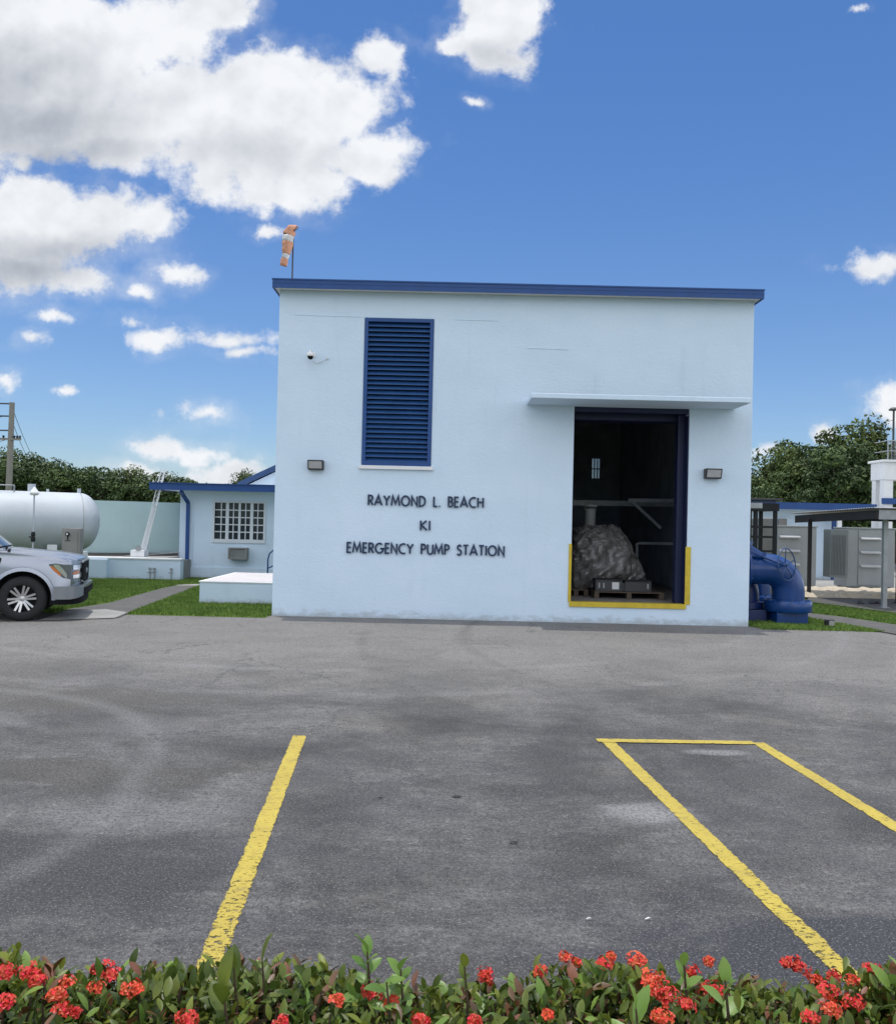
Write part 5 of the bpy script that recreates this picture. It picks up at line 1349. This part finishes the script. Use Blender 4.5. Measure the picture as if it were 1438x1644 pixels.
def wheel(cx_, s):
    mt = Matrix.Translation((cx_, s * .985, .41)) @ Matrix.Rotation(PI / 2 if s < 0 else -PI / 2, 4, 'X')   # local z points outward
    m = MB(); m.lathe([(.25, .0), (.262, .012), (.30, .02), (.36, .012), (.395, -.01), (.41, -.04), (.41, -.22), (.395, -.25), (.30, -.27), (.235, -.25)], 40, mt); ty = m.build('tyre', M['rubber'], tr, auto=35)
    w_ = MB(); w_.lathe([(.256, -.002), (.252, .006), (.246, .0), (.235, -.05), (.22, -.15), (0, -.15)], 36, mt); ri = w_.build('rim', M['black_steel'], ty, auto=35)
    sp_ = MB()
    for k in range(6):
        a = R(60 * k + 12)
        for e in (-1, 1):
            a0, a1 = a + e * .30, a + e * .17
            p0 = Vector((.05 * math.cos(a0), .05 * math.sin(a0), -.025)); p1 = Vector((.245 * math.cos(a1), .245 * math.sin(a1), .0)); sp_.bar(p0, p1, .038, .03)
    sp_.lathe([(0, .0), (.04, -.004), (.062, -.02), (.062, -.05), (0, -.05)], 18)
    sp_.xform(mt); sp_.build('spokes', M['rim'], ty)
    return ty


for cx_ in (0, -3.68):
    for s in (-1, 1): wheel(cx_, s)
# shift the truck so that its near side tyre face sits where the photo has it
off_ = Vector((math.cos(tr_rot) * 0 - math.sin(tr_rot) * HW, math.sin(tr_rot) * 0 + math.cos(tr_rot) * HW, 0))
tr.location = Vector((hub.x, hub.y + .02, 0)) + off_

# ------------------------------------------------------------------ grass blades where the lawns are in view
rg = np.random.default_rng(8)


def blades(name, label, regions, n, hmin, hmax, avoid):
    P = []
    tot = sum(abs(a[1] - a[0]) * abs(a[3] - a[2]) for a in regions)
    for (xa, xb, ya, yb_) in regions:
        k = int(n * (xb - xa) * (yb_ - ya) / tot); q = np.stack([rg.uniform(xa, xb, k), rg.uniform(ya, yb_, k)], 1); P.append(q)
    P = np.concatenate(P)
    keep = np.ones(len(P), bool)
    for poly in avoid:
        pl_ = np.array(poly); ins_ = np.zeros(len(P), bool); j = len(pl_) - 1
        for i in range(len(pl_)):
            yi, yj, xi, xj = pl_[i][1], pl_[j][1], pl_[i][0], pl_[j][0]
            c_ = ((yi > P[:, 1]) != (yj > P[:, 1])) & (P[:, 0] < (xj - xi) * (P[:, 1] - yi) / (yj - yi + 1e-12) + xi); ins_ ^= c_; j = i
        keep &= ~ins_
    P = P[keep]; N = len(P); h = rg.uniform(hmin, hmax, N); a = rg.uniform(0, 2 * PI, N); w = rg.uniform(.006, .013, N)
    ex = np.stack([np.cos(a), np.sin(a), np.zeros(N)], 1) * w[:, None]; b0 = np.concatenate([P, np.full((N, 1), .003)], 1)
    tip = b0 + np.stack([rg.normal(0, .022, N), rg.normal(0, .022, N), h], 1)
    V_ = np.stack([b0 - ex, b0 + ex, tip], 1).reshape(-1, 3); o = np_mesh(name, M['grass_blade'], V_, np.arange(3 * N).reshape(-1, 3))
    return tag(o, label, 'grass', kind='stuff')


path_l = px_poly([(60, 993), (190, 991), (316, 943), (330, 938), (283, 940), (262, 944), (175, 968), (110, 978)]); path_r = px_poly([(1294, 992), (1340, 1001), (1438, 1018), (1600, 1045), (1600, 1025), (1438, 1003), (1350, 990), (1296, 984)])
slab_r = px_poly([(1290, 965), (1400, 979), (1440, 984), (1700, 1010), (1700, 950), (1438, 950), (1302, 950)])
apron = px_poly([(60, 996), (184, 992), (205, 983), (170, 978), (108, 981)])
plat = [(pX0, 19.7), (XL, 19.7), (XL, 23), (pX0, 23)]
blades('grass', 'short green lawn grass left of the tall building and around the path', [(-12.5, XL - .02, 17.22, 19.7), (-12.5, -5.6, 19.7, 26.25), (-12.5, -3.7, 23.2, 27.5)], 190000, .03, .075, [path_l, plat, apron])
blades('grass', 'short grass in strips beside the right-hand paths', [(6.3, 13.5, 17.12, 24.5)], 110000, .03, .07, [path_r, slab_r])

# ------------------------------------------------------------------ ixora hedge in the foreground
rg = np.random.default_rng(21); rnd = random.Random(21)
HX, HY0, HY1 = 2.3, 1.50, 2.23


def hz(x, y):
    """height of the clipped top of the hedge"""
    e = .885 + .012 * math.sin(x * 3.1 - 1.5) + .022 * math.sin(x * 7.7 + y * 5) + .014 * math.sin(x * 17 + y * 9)
    return e - max(0, (y - 2.10)) * .4


hedge = thing('hedge', 'clipped green hedge with scarlet flower clusters along the bottom of the view', 'hedge', (0, 1.75, 0))


def leaf_batch(pos, direc, nrm, L, Wd, curl):
    """N curved oval leaves with a folded midrib: 3 rows + tip"""
    N = len(pos); d = direc / np.linalg.norm(direc, axis=1)[:, None]; sd_ = np.cross(d, nrm); sd_ /= np.linalg.norm(sd_, axis=1)[:, None]; up_ = np.cross(sd_, d)
    fr = [0, .18, .42, .68, .88, 1.0]; wd = [.10, .62, 1.0, .92, .52, .06]; V_ = []
    for f, w in zip(fr, wd):
        c_ = pos + d * (L * f)[:, None] - up_ * (curl * L * f * f)[:, None]
        e = sd_ * (Wd * w * .5)[:, None]; lift = up_ * (Wd * w * .16)[:, None]
        V_ += [c_ - e + lift, c_, c_ + e + lift]
    V_ = np.stack(V_, 1); base = []
    for i in range(5):
        for k in range(2): a = i * 3 + k; base.append((a, a + 1, a + 4, a + 3))
    base = np.array(base); F_ = (base[None] + (np.arange(N) * 18)[:, None, None]).reshape(-1, 4)
    return V_.reshape(-1, 3), F_


def hedge_leaves(n, mat_, nm, zoff=0.0, Lr=(.024, .046), seedy=0):
    # leaves come in whorls at shoot tips
    nw = n // 6; P = []; Dr = []; Nn = []; Ls = []; Ws = []; Cu = []
    for k in range(nw):
        x = rg.uniform(-HX, HX); y = rg.uniform(HY0, HY1 + .06) if rg.random() < .8 else rg.uniform(HY1 - .12, HY1 + .08)
        dep = rg.exponential(.055) if rg.random() < .8 else rg.uniform(0, .5); z = hz(x, y) - dep + rg.normal(0, .014) + zoff
        tilt = np.array([rg.normal(0, .28), rg.normal(0, .28) + .18 * (y > HY1 - .05), 1.0]); tilt /= np.linalg.norm(tilt)
        a0 = rg.uniform(0, 2 * PI); u_ = np.cross(tilt, [1, .2, 0]); u_ /= np.linalg.norm(u_); v_ = np.cross(tilt, u_); m = rg.integers(4, 8); sc_ = rg.uniform(.75, 1.25)
        for j in range(m):
            a = a0 + j * 2.4; el = rg.uniform(.15, 1.15) * (1 - j / m * .5) + (.6 if j >= m - 2 else 0); ra = u_ * math.cos(a) + v_ * math.sin(a)
            d = ra * math.cos(el) + tilt * math.sin(el); nr = tilt * math.cos(el) - ra * math.sin(el) + rg.normal(0, .15, 3)
            P.append(np.array([x, y, z]) - tilt * .022 * (m - j)); Dr.append(d); Nn.append(nr); L = rg.uniform(*Lr) * sc_; Ls.append(L); Ws.append(L * rg.uniform(.36, .5)); Cu.append(rg.uniform(0, .35))
    V_, F_ = leaf_batch(np.array(P) - np.array([0, 1.75, 0]), np.array(Dr), np.array(Nn), np.array(Ls), np.array(Ws), np.array(Cu))
    return np_mesh(nm, mat_, V_, F_, hedge, smooth=True)


hedge_leaves(54000, M['hleaf'], 'foliage')
o = hedge_leaves(8500, M['hleaf_red'], 'bronze_foliage', .006, (.025, .05)); o['label'] = 'bronze young leaves among the green'
o = hedge_leaves(3000, M['hleaf_light'], 'fresh_foliage', .012, (.03, .06)); o['label'] = 'bright green fresh leaves'
m_ = MB()
for k in range(520):
    x, y = rnd.uniform(-HX, HX), rnd.uniform(HY0, HY1); z = hz(x, y) - .03; b_ = Vector((x + rnd.uniform(-.15, .15), y + rnd.uniform(-.12, .05), rnd.uniform(0, .25))); e = Vector((x, y, z))
    m_.tube([b_, b_.lerp(e, .5) + Vector((rnd.uniform(-.03, .03), rnd.uniform(-.03, .03), 0)), e], [.006, .004, .0025], 5, cap=False)
m_.build('stems', M['hstem'], hedge, world=True)

FLW = [(8, 1562, 1.1), (48, 1563, 1.3), (60, 1575, .9), (163, 1558, 1.6), (180, 1566, 1.1), (105, 1578, .9), (155, 1585, .8), (215, 1588, 1.2), (92, 1598, 1.0), (100, 1622, 1.0), (10, 1610, 1.0), (122, 1625, .5),
       (596, 1592, 1.2), (629, 1610, .9), (541, 1605, .7), (676, 1640, 1.1), (300, 1637, 1.2), (455, 1642, .9), (778, 1567, 1.3), (908, 1537, .7), (868, 1560, .9), (968, 1549, 1.1), (980, 1536, .6), (1023, 1543, 1.2), (1046, 1572, 1.5), (1066, 1598, 1.7), (1048, 1588, 1.1),
       (1062, 1633, 1.2), (1143, 1592, 1.6), (1110, 1560, .8), (1278, 1551, 1.4), (1262, 1546, .8), (1308, 1573, .7), (1338, 1568, .9), (1368, 1573, .7), (1327, 1594, 1.4), (1331, 1620, 1.4), (1373, 1611, 1.1), (1400, 1556, 1.0), (1300, 1634, .9), (923, 1545, .6), (1138, 1544, .6), (878, 1630, .6), (1102, 1612, .8), (760, 1640, .8)]


def flower(px, py, s):
    """a rounded head of four-petalled florets"""
    d = ray(px, py); d.normalize(); t = 1.9; best = None
    for k in range(400):
        p = CAM + d * (1.6 + k * .005)
        if p.z < hz(p.x, p.y) + .008: best = p; break
    if best is None or best.y > HY1 + .06: 
        best = CAM + d * ((HY1 + .0) / d.y)
    c_ = best; m = MB(); nf = int(8 + 7 * s); Rf = .0170 * s; rr = random.Random(int(px * 7 + py))
    axis = Vector((rr.uniform(-.3, .3), -.35, 1)).normalized()
    for k in range(nf):
        f = (k + .5) / nf; ph = k * 2.399; th = math.acos(1 - f * .9) * rr.uniform(.8, 1.1); q = Vector((math.sin(th) * math.cos(ph), math.sin(th) * math.sin(ph), math.cos(th)))
        rot = axis.to_track_quat('Z', 'Y'); q = rot @ q; o_ = c_ + Vector((q.x, q.y, q.z * .55)) * Rf * rr.uniform(.55, 1.55); q = (q + Vector((rr.uniform(-.5, .5), rr.uniform(-.5, .3), rr.uniform(-.3, .5)))).normalized(); u_ = q.orthogonal().normalized(); v_ = q.cross(u_); a0 = rr.uniform(0, 1.5); L = rr.uniform(.008, .0135); wd = L * .40
        for j in range(4):
            a = a0 + j * PI / 2; e = u_ * math.cos(a) + v_ * math.sin(a); s_v = u_ * -math.sin(a) + v_ * math.cos(a)
            m.add([o_, o_ + e * L * .5 + s_v * wd + q * .002, o_ + e * L + q * (-.001), o_ + e * L * .5 - s_v * wd + q * .002], [(0, 1, 2, 3)])
        m.tube([c_ - axis * .02, o_], .0012, 3, cap=False)
    o = m.build('flower_cluster', M['petal'] if rr.random() < .68 else M['petal_o'], hedge, world=True)


for a in FLW: flower(*a)


# tall pale shoots of a weed above the hedge, and a few long upright leaves
def shoot(px, pyt, pyb, Y, n, L, mat_, label, wide=.5, name='seedling', spread=.9):
    top = at(px, pyt, Y); bot = at(px, pyb, Y); t = thing(name, label, 'plant', (bot.x, Y, bot.z - .25), group=None)
    h = top.z - bot.z + .25; m = MB(); m.tube([(0, 0, -.25), (0.01, 0, h * .6), (0, 0, h - L * .6)], [.005, .004, .002], 6); m.build('stem', M['hstem'], t)
    P, Dr, Nn, Ls, Ws, Cu = [], [], [], [], [], []
    for k in range(n):
        f = (k + 1) / n; a = k * 2.4 + px; z = h - L * .7 - (1 - f) * h * .35; el = .25 + f * spread; ra = np.array([math.cos(a), math.sin(a), 0])
        d = ra * math.cos(el) + np.array([0, 0, 1]) * math.sin(el); nr = np.array([0, 0, 1]) * math.cos(el) - ra * math.sin(el)
        P.append([0, 0, z]); Dr.append(d); Nn.append(nr + np.array([0, -.3, .0])); l = L * rg.uniform(.75, 1.15); Ls.append(l); Ws.append(l * wide); Cu.append(.2)
    V_, F_ = leaf_batch(np.array(P), np.array(Dr), np.array(Nn), np.array(Ls), np.array(Ws), np.array(Cu)); np_mesh('leaves', mat_, V_, F_, t, smooth=True)


shoot(588, 1500, 1570, 2.05, 9, .062, M['hleaf_light'], 'tall pale green sprig standing above the hedge left of centre')
shoot(642, 1532, 1585, 2.03, 8, .055, M['hleaf_light'], 'pale green sprig just right of the tallest sprig', .6)
shoot(620, 1552, 1595, 2.0, 7, .06, M['hleaf_light'], 'low pale sprig with drooping leaves between the two tallest ones', .5, spread=.3)
shoot(420, 1516, 1570, 2.06, 4, .07, M['hleaf'], 'dark green upright shoot right of the yellow line end', .45, spread=1.2)
shoot(374, 1518, 1590, 2.03, 4, .085, M['hleaf'], 'broad dark upright leaves beside the lower end of the yellow line', .42, spread=1.2)
shoot(358, 1552, 1600, 1.98, 4, .085, M['hleaf'], 'broad olive leaves in front of the yellow line end', .45, spread=1.25)
shoot(1163, 1545, 1590, 2.03, 4, .07, M['hleaf_light'], 'bright green upright leaves right of the large scarlet cluster', .55, spread=1.25)
shoot(1097, 1527, 1570, 2.06, 4, .055, M['hleaf_light'], 'small pale shoot near the middle of the right half of the hedge', .5, spread=1.2)
shoot(745, 1532, 1570, 2.06, 4, .05, M['hleaf'], 'small upright shoot in the middle of the hedge top', .5, spread=1.2)
shoot(1020, 1585, 1640, 1.92, 4, .08, M['hleaf_light'], 'long bright leaves low in front of the large scarlet cluster', .4, spread=1.25)
shoot(690, 1625, 1660, 1.88, 4, .08, M['hleaf_light'], 'long bright leaf at the bottom edge right of centre sprigs', .4, spread=.8)

# leaf litter specks on the asphalt
for (px, py, sz, lb) in ((609, 1283, .030, 'small dark leaf on the asphalt, left of a longer one'), (733, 1281, .045, 'dark curled leaf lying in the middle of the asphalt'), (824, 1355, .035, 'dark twig scrap on the asphalt nearer the hedge'), (1040, 1478, .02, 'tiny white scrap on the asphalt by the long yellow line'), (945, 1478, .016, 'tiny white scrap on the asphalt in the middle bay')):
    p = gnd(px, py); m_ = MB(); a = rnd.uniform(-.3, .3); k = Matrix.Translation((p.x, p.y, .006)) @ Matrix.Rotation(a, 4, 'Z')
    m_.add([(-sz, 0, 0), (-sz * .3, -sz * .35, .006), (sz * .5, -sz * .25, .009), (sz, 0, .003), (sz * .4, sz * .3, .008), (-sz * .4, sz * .28, .005)], [(0, 1, 2, 3, 4, 5)]); m_.xform(k)
    tag(m_.build('fallen_leaf' if 'white' not in lb else 'paper_scrap', M['black_steel'] if 'white' not in lb else M['paper']), lb, 'litter')

print('objects', len(D.objects), 'XL', XL, 'XR', XR, 'door', dl, dr, dbot, dtop, 'louvre', ll, lr, lbot, ltop)
print('fascia check', ft, fb, 'canopy', cl, cr_, cb, ct, 'truck', tuple(tr.location), 'annex', aL, az, 'tank', tkX, tz, lz)
